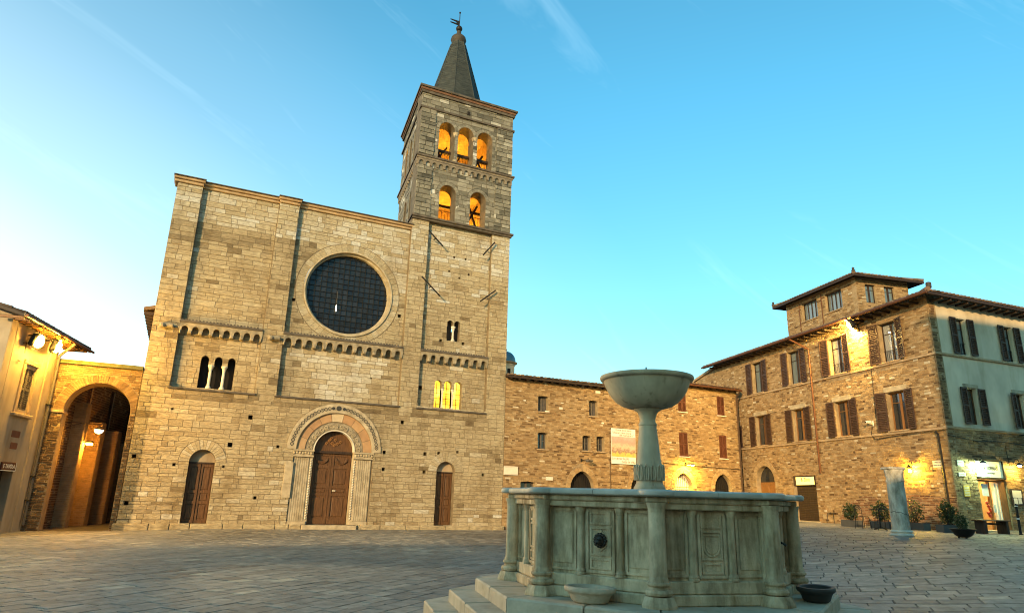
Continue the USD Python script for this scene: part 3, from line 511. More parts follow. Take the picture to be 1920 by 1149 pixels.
# ------------------------------------------------------------------ bell tower
tower = thing('bell_tower', 'square stone bell tower with orange lit arched belfry openings and a conical spire', 'bell tower', *CH)
def build_tower():
    rng = random.Random(21)
    X0, X1, D = 10.25, 15.44, 5.25
    o1 = [arch(11.50, 12.36, 14.52, 16.50), arch(13.16, 14.02, 14.52, 16.50)]
    o2 = [arch(11.28, 12.14, 17.92, 20.02), arch(12.32, 13.18, 17.92, 20.02), arch(13.40, 14.26, 17.92, 20.02)]
    f = box(X0, 14.40, X1, 21.4)
    ops = unary_union(o1 + o2)
    part(tower, 'front_wall', ext(f.difference(ops), .02, .75), 'tower_mortar')
    bars = unary_union([Point(sum(p.bounds[::2]) / 2, p.bounds[3] - .43).buffer(.62) for p in o1 + o2] + [ops])
    tn = lambda x, z: rng.gauss(.45, .2) + (.45 if rng.random() < .07 else 0)
    lay(tower, ashlar(f.difference(bars), (.16, .26), (.24, .7), rng), .02, 'tower_stone', rng, tn, depth=(.004, .028), single=140)
    for p in o1 + o2:
        c = (p.bounds[0] + p.bounds[2]) / 2; zs = p.bounds[3] - .43
        for q in ring_blocks(c, zs, .435, .60, 0, math.pi, 11, .012): part(tower, 'voussoir', block(q, .02, .03, .006, rng), 'tower_stone', tone=rng.uniform(.35, .7))
        jp = box(p.bounds[0] - .19, p.bounds[1], p.bounds[2] + .19, zs).difference(ops)
        lay(tower, ashlar(jp, (.16, .25), (.4, .6), rng), .02, 'tower_stone', rng, tn, depth=(.004, .02), rest='jamb_stonework')
    # pilaster strips at the corners
    for a, b in ((X0 - .0, 11.05), (14.5, X1)):
        for z0, z1 in ((14.60, 17.28), (17.92, 20.5)):
            lay(tower, ashlar(box(a, z0, b, z1), (.18, .28), (.25, .6), rng), -.01, 'tower_stone', rng, tn, depth=(.03, .05), rest='pilaster_stonework')
    # side wall, slightly out of square as in the photograph
    so = [arch(.98, 1.75, 14.62, 16.4), arch(2.5, 3.3, 14.62, 16.4), arch(.9, 1.6, 17.95, 19.95), arch(2.15, 2.85, 17.95, 19.95), arch(3.4, 4.1, 17.95, 19.95)]
    sf = box(.0, 14.40, D, 21.4); sou = unary_union(so)
    # frame of the left wall: from the front corner towards the back, seen from its left: x runs towards the camera
    ang = -90 + 6.6 * -1
    def left(mesh): # mesh built with x = depth from front corner, y outward negative
        v = np.array(mesh.vertices); d, y, z = v[:, 0], v[:, 1], v[:, 2]
        t = RAD(6.6); px = X0 + d * math.sin(t) + y * math.cos(t); py = d * math.cos(t) - y * math.sin(t)
        return trimesh.Trimesh(np.c_[px, py, z], np.asarray(mesh.faces)[:, ::-1], process=False)
    part(tower, 'side_wall', left(ext(sf.difference(sou).intersection(box(.12, 0, 9, 30)), .02, .7)), 'tower_mortar')
    lay(tower, ashlar(sf.difference(sou.buffer(.12)), (.16, .26), (.3, .8), rng), .02, 'tower_stone', rng, tn, depth=(.004, .028), xf=left, rest='side_stonework')
    for p in so:
        c = (p.bounds[0] + p.bounds[2]) / 2; r = (p.bounds[2] - p.bounds[0]) / 2; zs = p.bounds[3] - r
        part(tower, 'side_arch', [left(ext(q, -.005, .05)) for q in ring_blocks(c, zs, r, r + .13, 0, math.pi, 9)] + [left(bx(p.bounds[0] - .13, p.bounds[0], .0, .06, p.bounds[1], zs)), left(bx(p.bounds[2], p.bounds[2] + .13, .0, .06, p.bounds[1], zs))], 'tower_stone', tone=None)
    part(tower, 'rear_wall', bx(X1 - .6, X1 - .001, .76, D, 14.4, 21.37), 'brick_mortar'); part(tower, 'rear_wall', bx(X0 + .75, X1 - .61, D - .4, D, 14.4, 21.37), 'brick_mortar')
    for z in (14.36, 17.45, 20.95): part(tower, 'belfry_floor', bx(X0 + .72, X1 - .61, .76, D - .41, z, z + .15), 'cream_stucco')
    # cornices: square rings following the walls
    def ringcorn(z0, z1, o, mat, nm):
        t = math.tan(RAD(6.6)); q = np.array([(X0 - o, -o), (X1 + o, -o), (X1 + o, D + o), (X0 - o + t * (D + o), D + o)])
        part(tower, nm, trimesh.convex.convex_hull(np.vstack([np.c_[q, np.full(4, z0)], np.c_[q * 1, np.full(4, z1)]])) if nm == 'top_cornice' else exz(Polygon(q).difference(Polygon([(X0 + .3, .3), (X1 - .3, .3), (X1 - .3, D - .3), (X0 + .9, D - .3)])), z0, z1), mat)
    ringcorn(14.36, 14.46, .08, 'dark_cornice', 'string_course'); ringcorn(14.46, 14.55, .15, 'dark_cornice', 'string_course')
    ringcorn(17.64, 17.75, .07, 'tower_stone2', 'string_course'); ringcorn(17.75, 17.84, .13, 'dark_cornice', 'string_course')
    ringcorn(20.50, 20.60, .08, 'dark_cornice', 'string_course')
    ringcorn(21.38, 21.52, .08, 'dark_cornice', 'top_cornice'); ringcorn(21.525, 21.65, .12, 'brick_cornice', 'top_cornice'); ringcorn(21.655, 21.76, .19, 'dark_cornice', 'top_cornice')
    n = 15; w = (X1 - X0) / n; bnd = box(X0, 17.30, X1, 17.615)
    for k in range(n): bnd = bnd.difference(unary_union([Point(X0 + w * (k + .5), 17.42).buffer(w * .33, quad_segs=5), box(X0 + w * (k + .17), 17.2, X0 + w * (k + .83), 17.42)]))
    part(tower, 'arch_band', [ext(bnd, -.07, .02), left(ext(affinity.translate(bnd, -X0, 0), -.07, .02))], 'tower_stone2')
    # belfry columns, capitals
    for x in (12.23, 13.29):
        part(tower, 'colonnette', lathe([(.13, 17.9), (.13, 17.98), (.09, 18.06), (.08, 18.1), (.072, 19.25), (.09, 19.28), (.085, 19.33), (.15, 19.5), (.17, 19.58), (.001, 19.58)], 14, (x, .12, 0)), 'carved_stone', smooth=40)
    for p in o2:
        a, b = p.bounds[0], p.bounds[2]
        part(tower, 'window_beam', rbx(a, b, .5, .62, 18.55, 18.68, .01), 'wood_dark')
    for p in o1 + o2:
        a, b, z0 = p.bounds[0], p.bounds[2], p.bounds[1]
        part(tower, 'railing', [cyl((a, .55, z0 + (.78 if z0 < 16 else .6)), (b, .55, z0 + (.78 if z0 < 16 else .6)), .014, 6)] + [cyl((a + (b - a) * k / 5, .55, z0), (a + (b - a) * k / 5, .55, z0 + (.78 if z0 < 16 else .6)), .010, 5) for k in range(1, 5)], 'iron')
    part(tower, 'bell_frame', [cyl((13.1, 1.0, 14.5), (13.95, 1.0, 16.2), .06, 6), cyl((14.2, 1.2, 14.5), (13.4, 1.2, 16.6), .06, 6), cyl((11.3, 1, 17.9), (12.1, 1.1, 19.2), .05, 6), cyl((12.2, 1.2, 17.9), (11.6, 1.2, 19.0), .05, 6), cyl((12.5, 1.1, 17.9), (12.9, 1.1, 19.0), .04, 6), cyl((13.4, 1, 17.9), (14.2, 1.2, 19.3), .06, 6), cyl((14.3, 1, 17.9), (13.6, 1.2, 19.6), .05, 6), bx(10.95, 14.7, 1.4, 1.5, 19.0, 19.14), bx(10.95, 14.7, 1.4, 1.5, 15.9, 16.04)], 'wood_dark')
    bell = [(.02, .75), (.14, .74), (.2, .66), (.23, .45), (.28, .22), (.38, .03), (.40, 0), (.34, .0)]
    for x, z in ((11.7, 18.3), (13.8, 18.25)): part(tower, 'bell', lathe(bell, 20, (x, 1.7, z)), 'bronze', smooth=50)
    for (x, y, z) in ((12.6, 4.2, 15.2), (14.0, 3.8, 15.0), (12.5, 4.0, 18.4), (13.6, 3.8, 18.6)): part(tower, 'belfry_lamp', trimesh.creation.icosphere(1, .14).apply_translation((x, y, z)), 'belfry_lamp')
    # putlog slots and drain bar
    part(tower, 'wall_slot', [bx(12.75, 12.9, -.02, .03, 20.78, 21.0)], 'dark_void')
    # spire: eight sided, tiled
    SX, SY = 12.95, 2.62
    a8 = np.arange(8) * math.pi / 4 + math.pi / 8
    prof = [(1.80, 21.75), (1.77, 21.95), (.40, 27.0)]
    part(tower, 'spire', lathe(prof, 8).apply_transform(trimesh.transformations.rotation_matrix(math.pi / 8, (0, 0, 1))).apply_translation((SX, SY, 0)), 'spire_tile')
    rows = []
    for k in range(34):
        t = k / 34; r = 1.78 + (.40 - 1.78) * t; z = 21.95 + (27.0 - 21.95) * t
        if k % 1 == 0: rows.append(lathe([(r + .012, z), (r + .03 , z - .015), (r - .02, z + .13)], 8).apply_transform(trimesh.transformations.rotation_matrix(math.pi / 8, (0, 0, 1))).apply_translation((SX, SY, 0)))
    part(tower, 'spire_course', rows, 'spire_tile', kind='stuff')
    part(tower, 'spire_rib', [cyl((SX + 1.79 * math.cos(t), SY + 1.79 * math.sin(t), 21.95), (SX + .41 * math.cos(t), SY + .41 * math.sin(t), 27.0), .035, 6) for t in np.arange(8) * math.pi / 4 + math.pi / 8], 'spire_tile')
    part(tower, 'finial', lathe([(.36, 26.95), (.37, 27.05), (.41, 27.1), (.46, 27.26), (.42, 27.42), (.33, 27.52), (.2, 27.64), (.14, 27.72), (.12, 27.9), (.001, 27.92)], 16, (SX, SY, 0)), 'terracotta_dark', smooth=40)
    v = part(tower, 'ball', trimesh.creation.icosphere(2, .19).apply_translation((SX, SY, 28.08)), 'iron', smooth=True)
    part(tower, 'weather_vane', [cyl((SX, SY, 28.2), (SX, SY, 29.2), .025, 6), trimesh.creation.icosphere(1, .06).apply_translation((SX, SY, 29.22)), ext(Polygon([(SX - .02, 28.62), (SX - .55, 28.60), (SX - .6, 28.56), (SX - .2, 28.50), (SX - .18, 28.42), (SX - .58, 28.40), (SX - .55, 28.34), (SX - .02, 28.30)]), SY - .015, SY + .015)], 'iron')
stone_mat('tower_stone2', [(0.2, (.12, .10, .075)), (0.8, (.24, .20, .15))], usetone=False, bscale=25)
stone_mat('brick_cornice', [(0.2, (.10, .05, .03)), (0.8, (.19, .10, .06))], usetone=False, bscale=25)
flat_mat('terracotta_dark', (.045, .038, .032), .7)
build_tower()
# ------------------------------------------------------------------ roofs
def tile_roof(parent, polys, mat='roof_tile', pitch=.21, tl=.40, rng=random.Random(3), slab=True):
    """polys: list of (plan polygon, eave point, uphill unit vector, eave height, slope). Half-round cover tiles laid in columns."""
    ms, tones, slabs = [], [], []
    for poly, e, up, z0, sl in polys:
        e, up = np.array(e, float), np.array(up, float); al = np.array([-up[1], up[0]])
        hz = lambda p: z0 + sl * ((np.asarray(p) - e) @ up)
        c = np.array(poly.exterior.coords)[:-1]
        top = np.c_[c, [hz(p) for p in c]]
        slabs.append(trimesh.convex.convex_hull(np.vstack([top + [0, 0, -.02], top + [0, 0, -.12]])))
        ss = (c - e) @ al; s = ss.min() + pitch / 2
        while s < ss.max():
            ln = LineString([e + al * s - up * 30, e + al * s + up * 30]).intersection(poly)
            if not ln.is_empty and ln.geom_type == 'LineString':
                p, q = np.array(ln.coords[0]), np.array(ln.coords[-1])
                if (q - p) @ up < 0: p, q = q, p
                n = max(1, int(np.linalg.norm(q - p) / tl)); tone = []
                for k in range(n):
                    a, b = p + (q - p) * k / n, p + (q - p) * min(1, (k + 1.12) / n); r0, r1 = pitch * .40, pitch * .33
                    j = rng.uniform(-.012, .012); th = np.linspace(0, math.pi, 6)
                    v = [np.r_[pt + al * (r * math.cos(t) + j), hz(pt) - .01 + lift + r * .9 * math.sin(t)] for pt, r, lift in ((a, r0, .02), (b, r1, .0)) for t in th]
                    f = [x for i in range(5) for x in ((i, i + 1, 7 + i), (i, 7 + i, 6 + i))] + [(0, i + 1, i) for i in range(1, 5)]
                    ms.append(trimesh.Trimesh(np.array(v), np.array(f)[:, ::-1] if False else f, process=False)); tones.append(np.full(12, min(1, max(0, rng.gauss(.45, .22)))))
            s += pitch
    part(parent, 'roof', slabs, 'wood_dark')
    part(parent, 'roof_tiles', ms, mat, kind='stuff', tone=np.concatenate(tones))
# ------------------------------------------------------------------ windows
_sr = random.Random(77)
def shutter(parent, x0, x1, z0, z1, y, mat, xf, n=20, label=None, hinge=None):
    if hinge:
        a = RAD(_sr.choice((1, 2, 3, 5, 9, 16)) * (-1 if hinge == 1 else 1)); hx = x1 if hinge == 1 else x0; xf0 = xf
        def swing(m_):
            q = m_.copy(); v = np.array(q.vertices); dx, dy = v[:, 0] - hx, v[:, 1] - y; v[:, 0], v[:, 1] = hx + dx * math.cos(a) + dy * math.sin(a), y - dx * math.sin(a) * 1.0 + dy * math.cos(a); q.vertices = v; return q
        xf = lambda m_: xf0(swing(m_))
    s = part(parent, 'shutter', xf(cat([bx(x0, x0 + .045, y - .035, y, z0, z1), bx(x1 - .045, x1, y - .035, y, z0, z1)] + [bx(x0 + .0455, x1 - .0455, y - .035, y, z, z + .06) for z in (z0, (z0 + z1) / 2 - .03, z1 - .06)] + [bx(x0 + .02, x1 - .02, y + .004, y + .006, z0 + .02, z1 - .02)])), mat, label=label)
    sl = []
    for k in range(n):
        z = z0 + .07 + (z1 - z0 - .15) * (k + .5) / n
        b = bx(x0 + .046, x1 - .046, -.017, .017, -.004, .004); v = np.array(b.vertices); t = RAD(-42)
        v = np.c_[v[:, 0], v[:, 1] * math.cos(t) - v[:, 2] * math.sin(t) + y - .017, v[:, 1] * math.sin(t) + v[:, 2] * math.cos(t) + z]; sl.append(trimesh.Trimesh(v, b.faces, process=False))
    part(s, 'slats', xf(cat(sl)), mat, kind='stuff'); return s
def casement(parent, x0, x1, z0, z1, y, frame, pane, xf, curtain=None, cross=(.72,), railing=False):
    c = (x0 + x1) / 2; t = .05
    w = part(parent, 'window', xf(cat([bx(x0, x0 + t, y, y + .05, z0, z1), bx(x1 - t, x1, y, y + .05, z0, z1), bx(x0 + t, x1 - t, y, y + .05, z1 - t, z1), bx(x0 + t, x1 - t, y, y + .05, z0, z0 + .07), bx(c - .045, c + .045, y - .012, y + .05, z0 + .071, z1 - t - .001)]
             + [bx(x0 + t + .001, c - .046, y + .01, y + .04, z0 + (z1 - z0) * k, z0 + (z1 - z0) * k + .03) for k in cross] + [bx(c + .046, x1 - t - .001, y + .01, y + .04, z0 + (z1 - z0) * k, z0 + (z1 - z0) * k + .03) for k in cross])), frame)
    part(w, 'pane', xf(bx(x0 + .02, x1 - .02, y + .03, y + .036, z0 + .02, z1 - .02)), pane)
    if railing: part(w, 'railing', xf(cat([bx(x0, x1, y - .05, y - .035, z0 + .5, z0 + .515)] + [bx(x, x + .012, y - .048, y - .036, z0, z0 + .5) for x in np.arange(x0 + .08, x1, .1)])), 'iron')
    return w
I = lambda m_: m_
# ------------------------------------------------------------------ brick building between the church and the palace
MID = ((-0.21, 32.04, 0), 25.0)
mid = thing('brick_building', 'long two storey brick building with pointed arched doorways beside the bell tower', 'building', *MID)
def build_mid():
    rng = random.Random(31)
    out = Polygon([(.02, -.2), (14.78, -.2), (14.78, 7.72), (9.1, 7.72), (9.1, 7.06), (.02, 7.06)])
    sm = [(1.81, 2.39, 5.56, 6.34), (4.77, 5.28, 5.56, 6.36), (1.83, 2.37, 3.75, 4.55), (4.37, 4.85, 3.80, 4.55), (5.20, 5.67, 3.80, 4.56), (.94, 1.72, 1.2, 2.20)]
    sh = [(10.50, 11.06, 6.22, 7.28), (13.28, 13.82, 6.22, 7.30), (10.47, 11.07, 3.82, 5.10), (13.28, 13.82, 3.84, 5.12)]
    pa = [(3.66, 5.03, 1.95, 2.80), (7.25, 8.2, 2.0, 2.75), (10.05, 11.25, 2.15, 2.95), (12.80, 14.02, 2.2, 3.0)]
    so = [arch(a, b, c, d, 8, .07) for a, b, c, d in sm]; ho = [box(a, c, b, d) for a, b, c, d in sh]; po = [pointed(a, b, .1, zs, zt) for a, b, zs, zt in pa]
    ops = unary_union(so + ho + po)
    part(mid, 'wall', ext(out.difference(ops), .02, .5), 'brick_mortar')
    trim = unary_union([arch(a - .1, b + .1, d - .14, d + .2, 8, .1) for a, b, c, d in sm] + [pointed(a - .27, b + .27, .1, zs, zt + .34) for a, b, zs, zt in pa])
    def tone(x, z):
        t = rng.gauss(.45, .2)
        if rng.random() < .008: t = 1
        if rng.random() < .12: t -= .25
        return t
    lay(mid, ashlar(out.difference(ops).difference(trim), (.058, .095), (.14, .32), rng, gap=.003), .02, 'brick', rng, tone, depth=(.0, .016), c=.004, single=250, name='brick', rest='brickwork')
    for a, b, c, d in sm:
        n = 9; vs = []
        for k in range(n):
            x = a - .08 + (b - a + .16) * k / n; vs.append(bx(x + .005, x + (b - a + .16) / n - .005, -.012, .04, d + .005 - .07 * abs(k - 4) / 8, d + .19))
        part(mid, 'window_arch', vs, 'brick', tone=.55)
        casement(mid, a + .02, b - .02, c, d - .03, .24, 'shutter_grey', 'dark_glass' if d < 5 else 'shutter_grey', I, cross=(.5,))
        part(mid, 'sill', rbx(a - .06, b + .06, -.07, .2, c - .06, c, .01), 'cornice_stone')
    for a, b, zs, zt in pa:
        o = pointed(a - .25, b + .25, zs - .5, zs, zt + .32, 8).difference(pointed(a, b, zs - 1, zs, zt)); cx = (a + b) / 2
        w = (b - a) / 2; hh = zt - zs; R = (w * w + hh * hh) / (2 * w)
        nb = 12
        for sg in (-1, 1):
            for k in range(6):
                am = math.asin(min(1, hh / R)); t0, t1 = am * k / 6, am * (k + 1) / 6; c0 = cx + sg * (w - R)
                p = Polygon([(c0 + sg * r * math.cos(t), zs + r * math.sin(t)) for r, t in ((R + .005, t0 + .01), (R + .25, t0 + .01), (R + .25, t1 - .01), (R + .005, t1 - .01))])
                if p.area > .002: part(mid, 'voussoir', block(p, .02, .025, .005, rng), 'brick', tone=rng.uniform(.45, .8))
        for sx in (a - .25, b):
            lay(mid, ashlar(box(sx, .1, sx + .25, zs), (.07, .11), (.2, .3), rng), .02, 'brick', rng, tone, rest='jamb_brickwork')
    for k, (a, b, zs, zt) in enumerate(pa):
        d = part(mid, 'arched_door', ext(pointed(a - .01, b + .01, .1, zs, zt + .01), .30, .34), 'dark_void' if k != 2 else 'plaque_stone', label=('doorway with iron grille', 'shadowed doorway behind the fountain stem', 'doorway lit yellow by the lamp above it', 'dark plank doorway at the right end')[k])
        part(d, 'grille', [bx(x, x + .015, .262, .277, .3, zt - (abs(x - (a + b) / 2) / (b - a) * 2) ** 2 * (zt - zs) - .03) for x in np.arange(a + .1, b - .05, .13)] + [bx(a + .03, b - .03, .28, .292, z, z + .015) for z in np.arange(.4, zs + .1, .13)], 'iron' if k != 2 else 'shutter_grey', kind='stuff')
    for i, (a, b, c, d) in enumerate(sh):
        m_ = (a + b) / 2
        shutter(mid, a + .01, m_ - .004, c + .01, d - .01, .06, 'shutter_red', I, 18); shutter(mid, m_ + .004, b - .01, c + .01, d - .01, .06, 'shutter_red', I, 18)
        part(mid, 'sill', rbx(a - .06, b + .06, -.06, .12, c - .05, c, .01), 'plaque_stone')
    tile_roof(mid, [(box(-.02, -.35, 9.08, 5.0), (0, -.35), (0, 1), 7.16, .15), (box(9.1, -.35, 14.82, 5.0), (9, -.35), (0, 1), 7.80, .15)])
    part(mid, 'roof_step_wall', [bx(9.1, 9.3, .52, 4.7, 6.9, 7.75), bx(.02, .4, .52, 4.8, 0, 7.0), bx(.02, 14.8, 4.8, 5.0, 0, 7.6)], 'brick_mortar')
    part(mid, 'rafter', [rbx(x, x + .09, -.30, .3, z - .03, z + .045, .01) for x, z in [(x, 7.02) for x in np.arange(.15, 9.0, .45)] + [(x, 7.69) for x in np.arange(9.2, 14.7, .45)]], 'wood_dark', kind='stuff')
    part(mid, 'gutter', [cyl((9.1, -.40, 7.70), (14.8, -.40, 7.70), .055, 8)], 'copper_pipe')
    part(mid, 'downpipe', tube([(14.70, -.40, 7.68), (14.68, -.09, 7.35), (14.68, -.09, .6)], .045, 8), 'rusty_iron')
    part(mid, 'thin_pipe', [cyl((6.0, -.02, .6), (6.0, -.02, 3.3), .016, 6), cyl((9.35, -.02, .6), (9.35, -.02, 3.36), .016, 6)], 'rusty_iron')
    part(mid, 'cable', tube([(9.3, -.03, 3.42), (10.4, -.03, 3.36), (11.9, -.03, 3.33), (14.6, -.03, 3.30)], .013, 5), 'iron')
    part(mid, 'wall_stone', [rbx(1.0, 1.13, -.012, .03, 6.0, 6.07, .01), rbx(3.0, 3.2, -.012, .03, 5.75, 5.86, .01), rbx(3.1, 3.25, -.012, .03, 6.05, 6.1, .01), rbx(5.15, 5.45, -.012, .03, 6.75, 6.88, .01), rbx(5.5, 5.65, -.012, .03, 5.2, 5.28, .01), rbx(2.2, 2.45, -.012, .03, 5.55, 5.63, .01)], 'plaque_stone')
build_mid()
def local(fr, x, y, z):
    (p, a) = fr; c, s = math.cos(RAD(a)), math.sin(RAD(a)); return (p[0] + x * c - y * s, p[1] + x * s + y * c, z)
def on(fr, name, label, cat_, x, y, z, rot=0, group=None): return thing(name, label, cat_, local(fr, x, y, z), fr[1] + rot, group)
pq = on(MID, 'stone_plaque', 'large blank pale stone plaque on the brick wall right beside the bell tower', 'plaque', .40, 0, 2.66)
part(pq, 'slab', rbx(-.37, .37, -.045, .0, -.2, .2, .012), 'plaque_stone'); part(pq, 'border', [bx(-.33, .33, -.05, -.044, .155, .165), bx(-.33, .33, -.05, -.044, -.165, -.155)], 'carved_stone')
pq = on(MID, 'stone_plaque', 'small white plaque low on the brick wall left of the grilled pointed doorway', 'plaque', 2.48, 0, 2.37)
part(pq, 'slab', rbx(-.2, .2, -.035, .0, -.085, .085, .01), 'plaque_stone'); part(pq, 'pin', [cyl((-.17, -.05, 0), (-.17, -.034, 0), .01), cyl((.17, -.05, 0), (.17, -.034, 0), .01)], 'iron')
po = on(MID, 'poster_banner', 'tall white banner with a landscape picture hung on the brick wall', 'poster', 6.79, 0, 0)
part(po, 'panel', bx(-.755, .755, -.06, -.045, 3.24, 5.03), 'white_paint')
part(po, 'picture', bx(-.74, .74, -.066, -.0605, 3.60, 4.62), 'poster_picture')
part(po, 'lettering', [text('Dove devi bere', .10, 0.02, 4.90, -.061, center=True), text('“Visioni devi bere', .105, -.1, 4.76, -.061, center=True), text('da mangiare”', .105, .2, 4.645, -.061, center=True), text('La carne fa più', .11, -.2, 3.46, -.061, center=True), text('bella la città', .11, .3, 3.30, -.061, center=True)], 'text_brown')
part(po, 'batten', [rbx(-.77, .77, -.045, .0, 4.97, 5.04, .008), rbx(-.77, .77, -.045, .0, 3.23, 3.29, .008)], 'wood_dark')
def wall_spot(fr, x, y, z, label, lit, rot=0):
    t = on(fr, 'wall_lamp', label, 'lamp', x, y, z, rot)
    part(t, 'arm', [cyl((0, 0, .12), (0, -.42, .16), .018, 6), rbx(-.06, .06, -.02, .02, .04, .2, .008)], 'iron')
    part(t, 'shade', [rbx(-.2, .2, -.56, -.34, .05, .14, .025)], 'shutter_grey')
    part(t, 'lens', [bx(-.16, .16, -.53, -.37, .03, .049)], lit)
wall_spot(MID, 4.3, 0, 3.2, 'unlit grey floodlight on a bracket above the grilled pointed doorway', 'lead', 25)
wall_spot(MID, 10.83, 0, 3.30, 'small lit lamp on a bracket over the yellow lit pointed doorway', 'arch_lamp')
ch = on(MID, 'chimney', 'dark round chimney cowl standing behind the brick building roof', 'chimney', 16.0, 6.5, 0)
part(ch, 'stack', rbx(-.25, .25, -.25, .25, 8.0, 9.35, .02), 'brick'); part(ch, 'cowl', lathe([(.2, 9.35), (.2, 9.5), (.3, 9.52), (.3, 9.62), (.22, 9.64), (.22, 9.72), (.3, 9.74), (.3, 9.84), (.02, 9.9)], 14), 'iron')
cu = thing('cupola', 'small round cupola with blue dome peeping out behind the bell tower', 'cupola', (-.28, 43.2, 0), 20)
part(cu, 'drum', lathe([(.56, 4), (.56, 9.75), (.60, 9.78), (.60, 9.85)], 24), 'stucco', smooth=40)
part(cu, 'cornice', lathe([(.57, 9.85), (.72, 9.9), (.74, 9.98), (.62, 10.02), (.001, 10.02)], 24), 'cornice_stone', smooth=30)
part(cu, 'dome', lathe([(.63 * math.cos(t), 10.02 + .72 * math.sin(t)) for t in np.linspace(0, math.pi / 2 - .02, 9)] + [(.03, 10.9), (.001, 10.92)], 24), 'blue_dome', smooth=50)
part(cu, 'slit_window', [bx(-.1, .1, -.585, -.5, 8.6, 9.5)], 'dark_void')

# ------------------------------------------------------------------ palace on the right
PR = ((16.75, 25.54, 0), -76.41)
SDEG = 98.0
pal = thing('palace', 'three storey stone house with brown louvred shutters and a raised attic storey', 'house', *PR)
sxf = lambda m_: rz(m_, SDEG)
def build_palace():
    rng = random.Random(41)
    G = .5; out = box(-16.1, G, 0, 9.80); cut = box(-.066, -1, 1, 12); cen = [-11.78, -8.53, -5.40, -2.20]
    up = [box(c - .5, 7.47, c + .5, 9.18) for c in cen]; lo = [box(c - .5, 4.56, c + .5, 6.17) for c in cen]
    nar = box(-14.08, 4.53, -13.68, 5.80); ad = arch(-12.62, -10.94, G, 3.45, 14); sd_ = box(-9.42, .5, -7.72, 2.88); sq = box(-13.83, 2.39, -13.58, 2.78)
    ops = unary_union(up + lo + [nar, ad, sd_, sq]); bands = unary_union([box(-16.1, 7.33, .1, 7.42), box(-16.1, 4.42, .1, 4.51)])
    part(pal, 'front_wall', [ext(out.difference(ops).difference(cut), .02, .45), ext(box(-.0655, G, -.004, 9.80), .02, .045)], 'brick_mortar')
    red = Polygon([(-6.6, G), (0, G), (0, 1.9), (-2, 2.0), (-3.2, 1.75), (-4.6, 1.95), (-6.0, 1.5)])
    trim = unary_union([ad.buffer(.3).intersection(box(-14, 2.4, -10, 4))] + [box(c - .62, 6.17, c + .62, 6.42) for c in cen])
    def tone(x, z):
        t = rng.gauss(.55 if z > 4.4 else .50, .19)
        if rng.random() < .01: t = 1
        if rng.random() < .12: t -= .3
        return t
    W = out.difference(ops).difference(trim).difference(bands)
    lay(pal, ashlar(W.difference(red), (.065, .115), (.13, .34), rng, gap=.004), .02, 'brick', rng, tone, depth=(.0, .020), c=.005, single=200, name='stone', rest='stonework')
    lay(pal, ashlar(red.difference(ops), (.06, .075), (.2, .28), rng, gap=.007), .02, 'red_brick', rng, lambda x, z: rng.gauss(.4, .25) + (.5 if rng.random() < .07 else 0), depth=(.0, .02), c=.004, single=40, name='brick', rest='red_brickwork')
    for z in (7.33, 4.42): part(pal, 'string_course', rbx(-16.1, .05, -.05, .05, z, z + .085, .01), 'cornice_stone')
    for c in cen:
        part(pal, 'lintel', rbx(c - .6, c + .6, -.02, .04, 6.19, 6.40, .008), 'carved_stone')
    for i, c in enumerate(cen):
        casement(pal, c - .5, c + .5, 7.47, 9.18, .22, 'wood_dark', 'curtain_pane' if i > 1 else 'pane_glass', I, railing=i > 1)
        casement(pal, c - .5, c + .5, 4.56, 6.17, .22, 'wood_warm' if i > 0 else 'wood_door', 'dark_glass', I)
        for z0, z1, m_ in ((7.46, 9.2, 'shutter_brown'), (4.56, 6.19, 'shutter_brown')):
            shutter(pal, c - .98, c - .50, z0, z1, -.035, m_, I, hinge=1); shutter(pal, c + .50, c + .98, z0, z1, -.035, m_, I, hinge=2)
            part(pal, 'sill', rbx(c - .56, c + .56, -.09, .22, z0 - .05, z0, .01), 'cornice_stone')
    shutter(pal, -14.08, -13.68, 4.54, 5.8, .05, 'shutter_brown', I, 14, label='narrow closed shutter at the left end')
    part(pal, 'vent', bx(-13.83, -13.58, .2, .24, 2.39, 2.78), 'dark_void')
    for p in ring_blocks(-11.78, 2.61, .85, 1.12, 0, math.pi, 13): part(pal, 'voussoir', block(p, .02, .03, .006, rng), 'brick', tone=rng.uniform(.55, .8))
    d = part(pal, 'arched_door', ext(arch(-12.63, -10.93, .6, 2.62, 3, .001), .3, .35), 'wood_warm')
    part(d, 'panel', [rbx(x, x + .62, .275, .31, z, z + h, .02) for x in (-12.5, -11.7) for z, h in ((.8, .7), (1.65, .8))], 'wood_warm'); part(pal, 'fanlight', ext(arch(-12.63, -10.93, 2.62, 3.46), .3, .33), 'dark_glass')
    rd = part(pal, 'roller_door', bx(-9.40, -7.74, .2, .24, .6, 2.37), 'wood_dark')
    part(rd, 'slat', [rbx(-9.38, -7.76, .18, .2, z, z + .075, .01) for z in np.arange(.72, 2.3, .085)], 'wood_dark', kind='stuff')
    part(pal, 'door_threshold', rbx(-9.6, -7.6, -.25, .2, .5, .735, .015), 'carved_stone')
    # side facade round the corner
    so = box(0, G, 13, 9.80); wx = [(1.48, 2.15), (4.42, 5.08), (7.6, 8.3), (10.6, 11.3)]
    shop = box(1.36, .5, 2.98, 2.64); sarch = arch(4.15, 5.35, .5, 2.95)
    sops = unary_union([box(a, z0, b, z1) for a, b in wx for z0, z1 in ((7.5, 9.02), (4.7, 6.14))] + [shop, sarch])
    part(pal, 'side_wall', sxf(ext(so.difference(sops).intersection(box(.42, 4.45, 13, 9.9)), .02, .42)), 'stucco')
    part(pal, 'side_base', sxf(ext(so.difference(sops).intersection(box(.10, 0, 13, 4.449)), .02, .42)), 'brick_mortar')
    part(pal, 'corner_quoin', sxf(ext(box(.10, 4.45, .419, 9.5), .02, .40)), 'brick_mortar')
